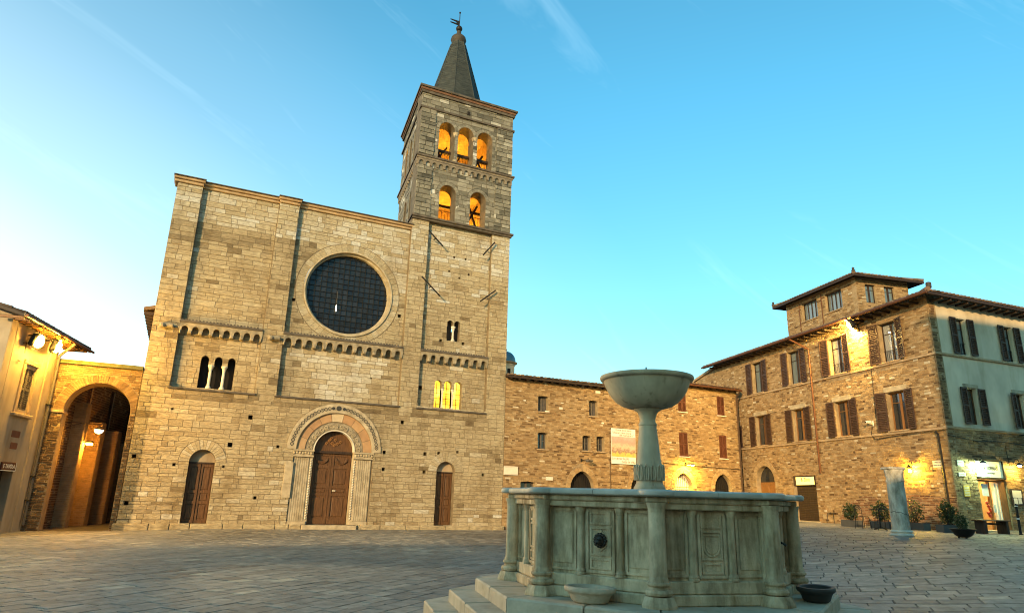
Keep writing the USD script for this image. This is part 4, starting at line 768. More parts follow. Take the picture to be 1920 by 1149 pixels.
    lay(pal, ashlar(box(.0, 4.52, .42, 9.5), (.08, .13), (.2, .42), rng, gap=.004), .02, 'brick', rng, lambda x, z: rng.gauss(.2, .12), depth=(.0, .02), c=.005, xf=sxf, rest='corner_stonework')
    lay(pal, ashlar(so.difference(sops).intersection(box(.0, 0, 13, 4.40)), (.06, .10), (.18, .34), rng, gap=.007), .02, 'brick', rng, lambda x, z: rng.gauss(.35 if z > 3.4 else .45, .2), depth=(.0, .022), c=.005, xf=sxf, rest='side_brickwork')
    for z in (7.36, 4.46): part(pal, 'string_course', sxf(rbx(-.05, 13, -.06, .05, z, z + .09, .01)), 'cornice_stone')
    for i, (a, b) in enumerate(wx):
        for z0, z1 in ((7.5, 9.02), (4.7, 6.14)):
            casement(pal, a, b, z0, z1, .2, 'wood_dark' if z0 > 7 else 'wood_door', 'pane_glass' if z0 > 7 else 'dark_glass', sxf, railing=z0 > 7)
            for x0, x1, hg in ((a - .37, a, 1), (b, b + .37, 2)): shutter(pal, x0, x1, z0, z1, -.035, 'shutter_brown', sxf, 18, hinge=hg)
        part(pal, 'lintel', sxf(rbx(a - .1, b + .1, -.015, .03, 6.16, 6.30, .008)), 'carved_stone')
    part(pal, 'side_fanlight', sxf(ext(arch(4.14, 5.36, .5, 2.96), .25, .28)), 'dark_glass')
    # shop interior and door
    sh = part(pal, 'shop_room', sxf(cat([bx(1.2, 3.2, 2.2, 2.25, .6, 2.9), bx(1.15, 1.2, .43, 2.25, .6, 2.9), bx(3.2, 3.25, .43, 2.25, .6, 2.9), bx(1.2, 3.2, .43, 2.2, 2.85, 2.9), bx(1.2, 3.2, .3, 2.2, .62, .71)])), 'cream_stucco')
    part(sh, 'ceiling_lamp', sxf(bx(1.6, 2.6, 1.0, 1.2, 2.78, 2.82)), 'shop_inside')
    for k in range(5): part(sh, 'shelf', sxf(bx(1.25, 2.2, 1.75, 2.15, .95 + .36 * k, .98 + .36 * k)), 'wood_warm')
    for j, mm in enumerate(('goods_red', 'goods_yellow', 'goods_green', 'goods_white')):
        part(sh, 'goods', sxf(cat([rbx(1.28 + .11 * q, 1.36 + .11 * q, 1.8, 2.0, .985 + .36 * k, 1.12 + .36 * k + .03 * ((q * 7 + k) % 4), .01) for k in range(5) for q in range(8) if (q * 3 + k * 5) % 4 == j])), mm, kind='stuff')
    dr = part(pal, 'shop_door', sxf(cat([bx(1.37, 1.43, .1, .2, .72, 2.6), bx(1.431, 2.97, .1, .2, 2.54, 2.6), bx(2.05, 2.11, .1, .2, .72, 2.539), bx(2.60, 2.97, .06, .2, .72, 2.539)])), 'wood_warm')
    part(dr, 'door_leaf', sxf(cat([bx(2.30, 2.40, .05, .18, .72, 2.5), bx(2.47, 2.53, .05, .18, .72, 2.5)])), 'white_paint')
    [part(dr, 'notice', sxf(q), 'white_paint') for q in (bx(1.62, 1.98, .08, .09, 2.0, 2.45), bx(2.14, 2.28, .09, .1, 1.4, 1.7))]
    part(dr, 'hanging_goods', sxf(cat([lathe([(.001, z - .08), (.05, z - .04), (.06, z + .03), (.001, z + .09)], 8, (1.84 + .07 * (k % 3), .12, 0)) for k, z in enumerate((1.75, 1.62, 1.5, 1.38, 1.28))])), 'goods_red', smooth=40)
    part(pal, 'shop_step', sxf(rbx(1.2, 3.1, -.2, .3, .55, .76, .015)), 'carved_stone')
    # roof with overhanging tiled eaves
    C_, S_ = math.cos(RAD(SDEG)), math.sin(RAD(SDEG)); sx_, sy_ = np.array([C_, S_]), np.array([-S_, C_])
    sl = .33; ez = 9.72; cx_ = (-.6 - sy_[1] * -.6) / sy_[0]; k = 5.5
    rid = np.array([((k + .0) - 0) * 0, k]); xr = (k - sy_[1] * k) / sy_[0]; rid = np.array([xr, k])
    c0 = np.array([cx_, -.6]); e1 = c0 + sx_ * 14; r1 = rid + sx_ * 8.5
    tile_roof(pal, [(Polygon([(-16.6, -.6), tuple(c0), tuple(rid), (-16.6, k)]), (0, -.6), (0, 1), ez, sl), (Polygon([tuple(c0), tuple(e1), tuple(r1), tuple(rid)]), tuple(c0), tuple(sy_), ez, sl)], pitch=.22)
    part(pal, 'hip_ridge', [cyl(tuple(c0 + (rid - c0) * t) + (ez + sl * (k + .6) * t + .06,), tuple(c0 + (rid - c0) * (t + .052)) + (ez + sl * (k + .6) * (t + .045) + .06,), .11, 8) for t in np.arange(0, 1, .05)], 'roof_tile', tone=.5)
    part(pal, 'finial', rbx(c0[0] - .14, c0[0] + .04, -.56, -.38, ez + .1, ez + .36, .04), 'terracotta_dark')
    part(pal, 'eave_rafter', [rbx(x, x + .1, -.5, .3, ez - .20, ez - .12, .01) for x in np.arange(-16.0, 0, .5)] + [sxf(rbx(x, x + .1, -.5, .3, ez - .20, ez - .12, .01)) for x in np.arange(.2, 13, .5)], 'wood_dark', kind='stuff')
    part(pal, 'gutter', [cyl((-16.6, -.68, ez - .06), (c0[0], -.68, ez - .06), .06, 8)], 'copper_pipe')
    part(pal, 'downpipe', tube([(-7.85, -.66, ez - .1), (-7.2, -.09, 9.0), (-7.2, -.09, 7.3), (-7.2, -.09, 5.2), (-7.2, -.09, 2.95)], .045, 8), 'copper_pipe')
    part(pal, 'downpipe', tube([(-.42, -.09, 4.36), (-.30, -.09, 4.25), (-.26, -.09, .75)], .04, 8), 'iron')
    part(pal, 'cable', [tube([(-3.62, -.03, 5.0), (-3.75, -.04, 4.5), (-3.55, -.05, 4.28), (-2.6, -.05, 4.34), (-1.2, -.05, 4.37), (0, -.05, 4.38)], .014, 5), tube([(-3.3, -.02, 9.4), (-3.32, -.02, 7.4), (-3.4, -.02, 5.2)], .012, 5), sxf(tube([(0, -.03, 4.2), (1.6, -.05, 4.05), (3.0, -.05, 4.1), (5, -.05, 4.02)], .016, 5)), sxf(tube([(3.25, -.03, 3.95), (3.3, -.03, 3.2)], .012, 5))], 'iron')
    # attic storey
    ax0, ax1, ay, az = -12.75, -6.95, 3.0, 13.02
    aw = [(-11.35, -10.03), (-9.36, -8.07)]; ao = box(ax0, 10.0, ax1, az + .1); wo = unary_union([box(a, 11.72, b, 12.8) for a, b in aw])
    part(pal, 'attic_wall', ext(ao.difference(wo), ay + .02, ay + .35), 'brick_mortar')
    lay(pal, ashlar(ao.intersection(box(ax0, 10.9, ax1, az)).difference(wo), (.07, .12), (.18, .4), rng, gap=.008), ay + .02, 'brick', rng, tone, depth=(.0, .025), c=.006, rest='attic_stonework')
    axf = lambda m_: rz(m_, 90, (ax1, ay, 0))
    aside = box(.0, 10.0, 3.3, az + .1); asw = unary_union([box(.55, 11.75, 1.2, 12.75), box(1.75, 11.75, 2.4, 12.75)])
    part(pal, 'attic_wall', axf(ext(aside.difference(asw), .0, .3)), 'brick_mortar')
    lay(pal, ashlar(box(.0, 10.9, 3.3, az).difference(asw), (.07, .12), (.18, .4), rng, gap=.008), 0, 'brick', rng, tone, depth=(.0, .025), c=.006, rest='attic_stonework', xf=axf)
    part(pal, 'attic_wall', [bx(ax0, ax0 + .3, ay + .36, ay + 3.3, 10, az), bx(ax0 + .31, ax1 - .31, ay + 3.0, ay + 3.3, 10, az)], 'brick_mortar')
    for a, b in aw:
        w = part(pal, 'attic_window', [bx(a, b, ay + .18, ay + .24, 11.72, 11.79), bx(a, b, ay + .18, ay + .24, 12.74, 12.8)] + [bx(x, x + .06, ay + .18, ay + .24, 11.791, 12.739) for x in np.linspace(a, b - .06, 5)], 'wood_dark')
        part(w, 'pane', bx(a, b, ay + .21, ay + .22, 11.74, 12.78), 'pane_glass')
        part(pal, 'sill', rbx(a - .08, b + .08, ay - .06, ay + .2, 11.66, 11.715, .01), 'cornice_stone')
    for a, b in ((.55, 1.2), (1.75, 2.4)): casement(pal, a, b, 11.75, 12.75, .12, 'wood_dark', 'pane_glass', axf)
    o = .55; ex0, ex1, ey0, ey1, zz = ax0 - o, ax1 + o, ay - o, ay + 3.3 + o, az + .06; cxm = (ex0 + ex1) / 2; cym = (ey0 + ey1) / 2; hw = (ey1 - ey0) / 2
    ra, rb = (ex0 + hw, cym), (ex1 - hw, cym)
    tile_roof(pal, [(Polygon([(ex0, ey0), (ex1, ey0), rb, ra]), (ex0, ey0), (0, 1), zz, .33), (Polygon([(ex1, ey0), (ex1, ey1), rb]), (ex1, ey0), (-1, 0), zz, .33), (Polygon([(ex1, ey1), (ex0, ey1), ra, rb]), (ex1, ey1), (0, -1), zz, .33), (Polygon([(ex0, ey1), (ex0, ey0), ra]), (ex0, ey0), (1, 0), zz, .33)], pitch=.22)
    part(pal, 'hip_ridge', [cyl(p + (zz + .05,), q + (zz + .33 * hw + .06,), .09, 8) for p, q in (((ex0, ey0), ra), ((ex1, ey0), rb), ((ex1, ey1), rb), ((ex0, ey1), ra))], 'roof_tile', tone=.4)
    for p in ((ex0 + .05, ey0 + .05), (ex1 - .05, ey0 + .05)): part(pal, 'roof_finial', lathe([(.09, 0), (.1, .12), (.05, .16), (.07, .24), (.001, .3)], 8, (p[0], p[1], zz + .05)), 'terracotta_dark')
    for x in (-9.6, -11.5): part(pal, 'attic_pipe', cyl((x, ay - .04, 11.0), (x, ay - .04, 12.9), .025, 6), 'copper_pipe')
    # rear mass and lower wing at the left end
    part(pal, 'rear_wall', [bx(-16.1, -15.7, .46, 8, .4, 9.5), bx(-16, -7.5, 8, 8.3, .4, 9.6)], 'brick_mortar')
    wg = Polygon([(-19.5, 6.5), (-16.12, 6.5), (-16.12, 9.60), (-19.5, 9.0)])
    part(pal, 'wing_wall', ext(wg, .03, .4), 'brick_mortar'); lay(pal, ashlar(wg, (.1, .17), (.2, .45), rng), .03, 'brick', rng, lambda x, z: rng.gauss(.6, .2), rest='wing_stonework')
    part(pal, 'wing_coping', ext(Polygon([(-19.6, 9.0), (-16.0, 9.64), (-16.0, 9.78), (-19.6, 9.14)]), -.1, .5), 'cornice_stone')
usdkit.material(stage, L + 'curtain_pane', {'a': ('principled_bsdf', {'base_color': (.42, .42, .40), 'roughness': .8}), 'g': ('glossy_bsdf', {'roughness': 0.03, 'color': (.9, .95, 1)}), 'f': ('fresnel', {'IOR': 1.9}), 'x': ('mix_closure', {}),
    'tc': ('texture_coordinate', {}), 'w': ('wave_texture', {'scale': 9, 'distortion': 1.5}), 'r': ('rgb_ramp', {'ramp': [(0, (.16, .16, .155)), (1, (.34, .34, .32))]})},
    [('tc.object', 'w.vector'), ('w.fac', 'r.fac'), ('r.color', 'a.base_color'), ('f.fac', 'x.fac'), ('a.BSDF', 'x.closure1'), ('g.BSDF', 'x.closure2')], surface='x.closure')
build_palace()
PS = ((16.75, 25.54, 0), -76.41 + SDEG)
# things fixed to the palace
def floodlight(fr, x, y, z, label, lens, aim, spot=None, group=None, n2=False):
    "sodium floodlight: bracket, housing with its lens turned towards aim (a direction in the frame)"
    t = on(fr, 'floodlight', label, 'floodlight', x, y, z, group=group)
    a = np.array(aim, float); a /= np.linalg.norm(a); s = np.cross(a, [0, 0, 1]); s /= np.linalg.norm(s); u = np.cross(s, a)
    M = np.eye(4); M[:3, 0] = s; M[:3, 1] = -a; M[:3, 2] = u
    h = cat([rbx(-.3, .3, 0.02, .2, -.22, .22, .05), bx(-.31, .31, -.05, .02, .225, .245)]); h.apply_transform(M)
    part(t, 'housing', h, 'iron')
    ln = trimesh.creation.icosphere(2, .2).apply_transform(np.diag([1.35, .6, 1, 1])); ln.apply_transform(M); part(t, 'lens', ln, lens, smooth=True)
    if spot:
        power, target, col, cone = spot; lp = np.array(local(fr, x, y, z)); d = np.array(target, float) - lp; d /= np.linalg.norm(d)
        sl = UsdLux.SphereLight.Define(stage, str(t.GetPath()) + '/beam'); sl.CreateRadiusAttr(.15); sl.CreateIntensityAttr(power); sl.CreateColorAttr(Gf.Vec3f(*col)); sl.CreateNormalizeAttr(False)
        sh = UsdLux.ShapingAPI.Apply(sl.GetPrim()); sh.CreateShapingConeAngleAttr(cone); sh.CreateShapingConeSoftnessAttr(.5)
        c, s_ = math.cos(RAD(fr[1])), math.sin(RAD(fr[1])); dl = np.array([d[0] * c + d[1] * s_, -d[0] * s_ + d[1] * c, d[2]]); zz = -dl; xx = np.cross([0, 0, 1.0], zz); xx /= np.linalg.norm(xx); yy = np.cross(zz, xx)
        mm = np.eye(4); mm[0, :3] = xx; mm[1, :3] = yy; mm[2, :3] = zz; mm[3, :3] = dl * .38; sl.AddTransformOp().Set(Gf.Matrix4d(mm.tolist()))
    if n2:
        for nm, mm_, mt_ in (('housing', h, 'iron'), ('lens', ln, lens)):
            q = mm_.copy(); q.apply_translation(s * .62 + u * .03); part(t, nm, q, mt_, smooth=nm == 'lens')
    part(t, 'bracket', tube([(0, .1, .0), (0, -y * .55, .22), (0, -y, .2)], .02, 6), 'iron')
    return t
floodlight(PR, -3.45, -.75, 9.28, 'dazzling floodlight under the eave of the palace beside the attic', 'flood_lens_white', (-.75, -.55, -.40), spot=(1000, (8.5, 36.0, 4.8), (1.0, .60, .17), 28), n2=True)
la = on(PR, 'wall_lantern', 'glowing yellow lantern on the palace wall behind the broken column', 'lantern', -1.75, 0, 2.88)
part(la, 'arm', tube([(.16, 0, .35), (.14, -.1, .42), (.04, -.2, .38), (0, -.22, .26)], .012, 6) if False else tube([(0, 0, .12), (0, -.1, .38), (0, -.2, .40), (0, -.22, .26)], .012, 6), 'iron')
part(la, 'cage', [lathe([(.001, .27), (.03, .25), (.12, .16), (.11, .15)], 6, (0, -.22, 0)), lathe([(.055, -.12), (.06, -.14), (.001, -.15)], 6, (0, -.22, 0))] + [cyl((.1 * math.cos(a), -.22 + .1 * math.sin(a), .15), (.055 * math.cos(a), -.22 + .055 * math.sin(a), -.12), .007, 4) for a in np.arange(6) * math.pi / 3], 'iron')
part(la, 'bulb', trimesh.creation.icosphere(2, .055).apply_translation((0, -.22, .03)), 'lantern_glow')
pl = on(PR, 'street_name_plaque', 'white street name plaque near the palace corner', 'street sign', -.56, 0, 3.14)
part(pl, 'slab', rbx(-.25, .25, -.03, -.0, -.13, .13, .008), 'plaque_stone'); part(pl, 'lettering', [text('PIAZZA', .055, 0, .035, -.031, center=True), text('FILIPPO SILVESTRI', .045, 0, -.07, -.031, center=True)], 'text_dark')
cc = on(PR, 'security_camera', 'white security camera on the palace wall below the upper band', 'camera', -3.62, 0, 5.02)
part(cc, 'housing', [rbx(-.05, .05, -.38, -.12, -.05, .05, .015)], 'white_paint'); part(cc, 'bracket', [cyl((0, 0, -.06), (0, -.22, -.05), .02, 6), rbx(-.05, .05, -.02, .0, -.16, .06, .005)], 'white_paint'); part(cc, 'lens', cyl((0, -.381, 0), (0, -.40, 0), .035, 10), 'iron')
sb = on(PR, 'lit_sign', 'backlit yellow sign over the brown roller door', 'sign', -8.62, .0, 2.64)
part(sb, 'box', [bx(-.80, .80, .10, .2, -.24, .24)], 'wood_dark'); part(sb, 'face', bx(-.68, .78, .085, .0995, -.20, .18), 'sign_face'if False else 'sign_lit'); part(sb, 'frame', [bx(-.80, -.68, .02, .0995, -.24, .24), bx(.781, .80, .02, .0995, -.24, .24), bx(-.679, .78, .02, .0995, .181, .24)], 'rusty_iron'); part(sb, 'lettering', [text('& Zino', .17, .05, -.03, .08, .004, True, True)], 'text_brown')
# shop front things on the side facade
ss = on(PS, 'shop_sign', 'pale shop sign board above the lit shop doorway', 'sign', 2.06, 0, 3.0)
part(ss, 'board', rbx(-.72, .72, -.06, -.0, -.31, .31, .01), 'white_paint'); part(ss, 'frame', [bx(.721, .80, -.12, .0, -.33, .33), bx(-.74, .80, -.16, .0, .331, .36), bx(-.74, .80, -.1, .0, -.37, -.331)], 'wood_dark')
part(ss, 'lettering', [text('DE TORNAS', .12, .0, -.02, -.062, .004, True, True), text('prodotti tipici', .055, .02, -.17, -.062, center=True)], 'text_dark'); part(ss, 'emblem', ext(Point(.42, .12).buffer(.07), -.064, -.061), 'goods_green')
def shop_lamp(x, label, lens):
    t = on(PS, 'shop_lamp', label, 'lamp', x, 0, 3.2)
    part(t, 'arm', tube([(0, 0, .25), (0, -.2, .27), (0, -.34, .2), (0, -.36, .08)], .013, 6), 'iron')
    part(t, 'shade', lathe([(.03, .09), (.10, .03), (.12, -.02), (.11, -.02), (.085, .03)], 14, (0, -.36, 0)), 'iron'); part(t, 'bulb', trimesh.creation.icosphere(2, .06).apply_translation((0, -.36, -.03)), lens)
shop_lamp(1.25, 'greenish white lamp at the left end of the shop sign', 'shop_lamp_green'); shop_lamp(3.38, 'yellow lamp to the right of the shop sign', 'shop_lamp_yellow')
rs = on(PS, 'round_sign', 'dark round sign projecting from the side wall of the palace', 'sign', 4.3, 0, 4.42)
part(rs, 'disc', [ext(Point(0, 0).buffer(.30), -.48, -.40)], 'iron'); part(rs, 'rim', ext(Point(0, 0).buffer(.32).difference(Point(0, 0).buffer(.285)), -.5, -.38), 'rusty_iron'); part(rs, 'arm', cyl((0, -.42, 0), (0, 0, 0), .02, 6), 'iron'); part(rs, 'emblem', ext(Point(-.05, .0).buffer(.045), -.49, -.481), 'white_paint')
nb = on(PS, 'notice_board', 'framed notice board with pale papers right of the shop door', 'notice board', 3.42, 0, 2.0)
part(nb, 'frame', [bx(-.33, .33, -.05, .0, -.30, .30)], 'wood_dark'); part(nb, 'paper', [bx(-.27, .27, -.054, -.051, -.02, .25), bx(-.24, -.02, -.054, -.051, -.26, -.04), bx(.02, .22, -.055, -.051, -.25, -.03)], 'white_paint')
for (x, z, w, h, lab, mt) in ((.50, 3.17, .34, .22, 'white sheet fixed high beside the greenish shop lamp', 'white_paint'), (.50, 2.75, .38, .15, 'narrow white strip sign below the white sheet', 'white_paint'), (.62, 2.15, .34, .40, 'yellow and white poster on the wall left of the shop door', 'goods_yellow')):
    t = on(PS, 'wall_notice', lab, 'notice', x, 0, z); part(t, 'board', rbx(-w / 2, w / 2, -.02, .0, -h / 2, h / 2, .004), mt); part(t, 'print', [bx(-w * .4, w * .4, -.024, -.0205, k, k + .02) for k in np.arange(-h * .4, h * .35, .06)], 'text_brown' if mt == 'white_paint' else 'white_paint')

# ------------------------------------------------------------------ arch and left house
ar = thing('archway', 'tall brick archway joining the left house to the church', 'archway', *CH)
def build_arch():
    rng = random.Random(51)
    o = Polygon([(-2.86, -.3), (-.02, -.3), (-.02, 5.78), (-2.86, 5.78)]); op = arch(-2.34, -.20, -.4, 5.17, 20)
    part(ar, 'wall', ext(o.difference(op), .08, 1.1), 'brick_mortar')
    rg = Point(-1.27, 4.1).buffer(1.40).intersection(box(-5, 4.1, 5, 9))
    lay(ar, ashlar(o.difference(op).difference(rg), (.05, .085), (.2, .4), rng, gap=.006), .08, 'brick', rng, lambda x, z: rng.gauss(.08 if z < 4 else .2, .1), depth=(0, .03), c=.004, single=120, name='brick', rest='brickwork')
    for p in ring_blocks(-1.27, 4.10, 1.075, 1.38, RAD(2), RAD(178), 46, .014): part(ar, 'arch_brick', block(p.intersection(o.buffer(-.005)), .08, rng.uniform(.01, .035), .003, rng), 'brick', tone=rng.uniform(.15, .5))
    part(ar, 'impost', rbx(-2.86, -2.30, .02, 1.12, 3.98, 4.08, .015), 'cornice_stone')
    part(ar, 'coping', [rbx(-2.9, -.02, -.05, 1.2, 5.78, 5.86, .015), rbx(-2.9, -.02, .0, 1.15, 5.86, 5.94, .02)], 'mossy_stone')
stone_mat('mossy_stone', [(0.25, (.06, .07, .03)), (0.75, (.17, .16, .08))], usetone=False, bscale=18)
build_arch()
LB = ((-16.70, 24.13, 0), 103.59)
lh = thing('left_house', 'cream plastered house with deep tiled eaves at the left edge', 'house', *LB)
def build_left():
    win = box(-2.32, 3.82, -1.5, 5.2); dor = box(-2.55, -.2, -1.5, 1.86); o = box(-3.40, -.2, .0, 6.62)
    part(lh, 'wall', ext(o.difference(unary_union([win, dor])), .0, .4), 'cream_stucco')
    part(lh, 'corner_pilaster', rbx(-.78, -.30, -.05, .01, -.2, 6.5, .01), 'cream_stucco')
    part(lh, 'window_surround', [rbx(-2.5, -2.325, -.05, .05, 3.7, 5.3, .01), rbx(-1.495, -1.33, -.05, .05, 3.7, 5.3, .01), rbx(-2.5, -1.33, -.06, .05, 5.31, 5.45, .01)], 'cornice_stone')
    part(lh, 'sill', rbx(-2.62, -1.25, -.14, .1, 3.58, 3.69, .02), 'cornice_stone')
    shutter(lh, -2.32, -1.92, 3.82, 5.2, .08, 'shutter_grey', I, 18); shutter(lh, -1.90, -1.5, 3.82, 5.2, .08, 'shutter_grey', I, 18)
    part(lh, 'door_recess', [bx(-2.56, -1.49, .3, .36, -.2, 1.9)], 'wood_dark')
    part(lh, 'gable_wall', [bx(-3.82, -3.41, .005, 6, -.2, 6.60), bx(-3.4, .0, 5.6, 6, -.2, 6.6), bx(-.4, .0, .42, 5.6, -.2, 6.6)], 'cream_stucco')
    part(lh, 'gable', trimesh.convex.convex_hull(np.array([(x, y, z) for x in (-3.81, -3.42) for y, z in ((0.02, 6.61), (6, 6.61), (3, 7.5))])), 'cream_stucco')
    tile_roof(lh, [(box(-4.25, -.46, 1.7, 3.0), (-4.2, -.46), (0, 1), 6.62, .30), (box(-4.25, 3.0, 1.7, 6.6), (-4.2, 6.6), (0, -1), 6.62, .30)])
    part(lh, 'eave_rafter', [rbx(x, x + .08, -.42, .3, 6.46, 6.54, .01) for x in np.arange(-4.1, 1.6, .32)], 'wood_warm', kind='stuff')
    part(lh, 'barge_board', rbx(-4.27, 1.7, -.50, -.465, 6.51, 6.61, .01), 'cornice_stone')
    part(lh, 'gutter', cyl((-4.27, -.55, 6.53), (1.7, -.55, 6.53), .045, 8), 'copper_pipe')
    part(lh, 'downpipe', tube([(-.18, -.53, 6.48), (-.15, -.1, 6.0), (-.15, -.1, .1)], .05, 8), 'shutter_grey'); part(lh, 'pipe_clip', [rbx(-.24, -.06, -.17, 0, z, z + .04, .01) for z in (.9, 1.7, 4.2)], 'iron')
    part(lh, 'repair_patch', [rbx(-2.2, -1.6, -.012, .02, 2.92, 3.14, .02), rbx(-2.12, -1.62, -.012, .02, 2.55, 2.76, .02)], 'terracotta')
    part(lh, 'wall_iron', [tube([(-2.9, -.03, 5.9), (-2.75, -.06, 5.95), (-2.7, -.05, 5.6)], .015, 5), cyl((-3.0, -.04, 5.3), (-2.8, -.04, 5.3), .02, 5)], 'iron')
build_left()
sg = on(LB, 'shop_sign', 'small brown sign with white letters above the left house doorway', 'sign', -2.0, 0, 2.0)
part(sg, 'board', rbx(-.48, .48, -.06, .0, -.125, .125, .01), 'sign_brown'); part(sg, 'lettering', text('E TAVOLA', .12, 0, -.06, -.062, .004, True, True), 'white_paint'); part(sg, 'frame', [bx(-.5, .5, -.065, .0, -.15, -.126), bx(.481, .5, -.065, .0, -.125, .125)], 'white_paint')
floodlight(LB, -2.60, -.35, 6.02, 'smaller of the two sodium floodlights, further left under the left eave', 'flood_lens', (.1, -1, -.28), spot=(2300, (1.9, 9.0, 1.5), (1.0, .66, .27), 15), group='floodlights under the left eave')
floodlight(LB, -1.30, -.42, 6.12, 'brighter floodlight of the pair under the left eave, nearer the archway', 'flood_lens', (.35, -1, -.22), spot=(2300, (1.9, 9.0, 1.5), (1.0, .66, .27), 15), group='floodlights under the left eave')
# buildings of the lane behind the arch
al = on(CH, 'lane_house', 'dark tall lane house with brick buttresses seen through the archway', 'house', -2.45, 1.3, 0, 103 - 25.64)
def build_lane():
    rng = random.Random(61)
    o = Polygon([(0, -.3), (16, -.3), (16, 8.4), (0, 5.6)]); wn = unary_union([box(x, 3.9, x + .55, 5.6) for x in (1.9, 4.6, 7.4, 10)] + [box(x, 1.0, x + .7, 2.7) for x in (5.6, 9)])
    part(al, 'wall', ext(o.difference(wn), .02, .4), 'brick_mortar')
    lay(al, ashlar(o.difference(wn), (.07, .12), (.2, .45), rng), .02, 'brick', rng, lambda x, z: rng.gauss(.06, .06), depth=(0, .02), c=.004, rest='brickwork')
    for x in (1.9, 4.6, 7.4, 10): shutter(al, x, x + .55, 3.9, 5.6, .1, 'shutter_brown', I, 14)
    part(al, 'doorway', [bx(x, x + .7, .2, .24, 1, 2.7) for x in (5.6, 9)], 'wood_dark')
    for x, w, h in ((.9, .4, 4.6), (2.6, .5, 4.0), (4.5, .5, 3.8), (6.6, .6, 3.4), (9.2, .6, 3.6)):
        b = part(al, 'buttress', rbx(x, x + w, -.42 - .04 * x, .03, -.2, h, .03), 'brick_mortar'); rows = ashlar(box(-.42 - .04 * x, -.2, .02, h), (.06, .09), (.18, .3), rng)
        t = cat([rz(block(p, .0, .012, .003, rng), 90 * -1, (x, 0, 0)) for p in rows]) if False else cat([trimesh.Trimesh(np.c_[x + .0 + np.array(q.vertices)[:, 1], np.array(q.vertices)[:, 0], np.array(q.vertices)[:, 2]], q.faces, process=False) for q in [block(p, .0, .012, .003, rng) for p in rows]])
        part(b, 'brickwork', t, 'brick', kind='stuff', tone=.6)
    part(al, 'cornice', ext(Polygon([(0, 5.6), (16, 8.4), (16, 8.52), (0, 5.72)]), -.25, .4), 'dark_cornice')
    part(al, 'end_wall', bx(16, 16.4, -6, .4, -.3, 8.5), 'brick_mortar')
build_lane()
sl_ = on(CH, 'street_lamp', 'white globe street lamp on an iron arm hanging in the archway', 'street lamp', -1.24, 1.5, 3.56)
part(sl_, 'arm', [cyl((-1.2, .0, .22), (.05, 0, .19), .018, 6), tube([(-1.2, 0, -.1), (-.9, 0, .1), (-.6, 0, .2)], .012, 6), cyl((0, 0, .19), (0, 0, .1), .015, 6)], 'rusty_iron')
part(sl_, 'hood', lathe([(.02, .14), (.06, .11), (.08, .06), (.19, .02), (.2, -.01), (.18, -.01)], 18), 'rusty_iron', smooth=40)
part(sl_, 'globe', lathe([(.165, -.005), (.16, -.05), (.13, -.11), (.07, -.155), (.001, -.17)], 18), 'alley_globe', smooth=True)
s2 = on(CH, 'lane_lamp', 'orange sodium lamp head on the lane wall behind the arch', 'lamp', -1.62, 2.3, 3.05, 0)
part(s2, 'head', [rbx(-.1, .2, -.06, .06, .02, .09, .02), cyl((-.8, 0, .05), (-.1, 0, .05), .02, 6)], 'iron'); part(s2, 'lens', rbx(-.05, .18, -.06, .06, -.06, .018, .02), 'alley_sodium')
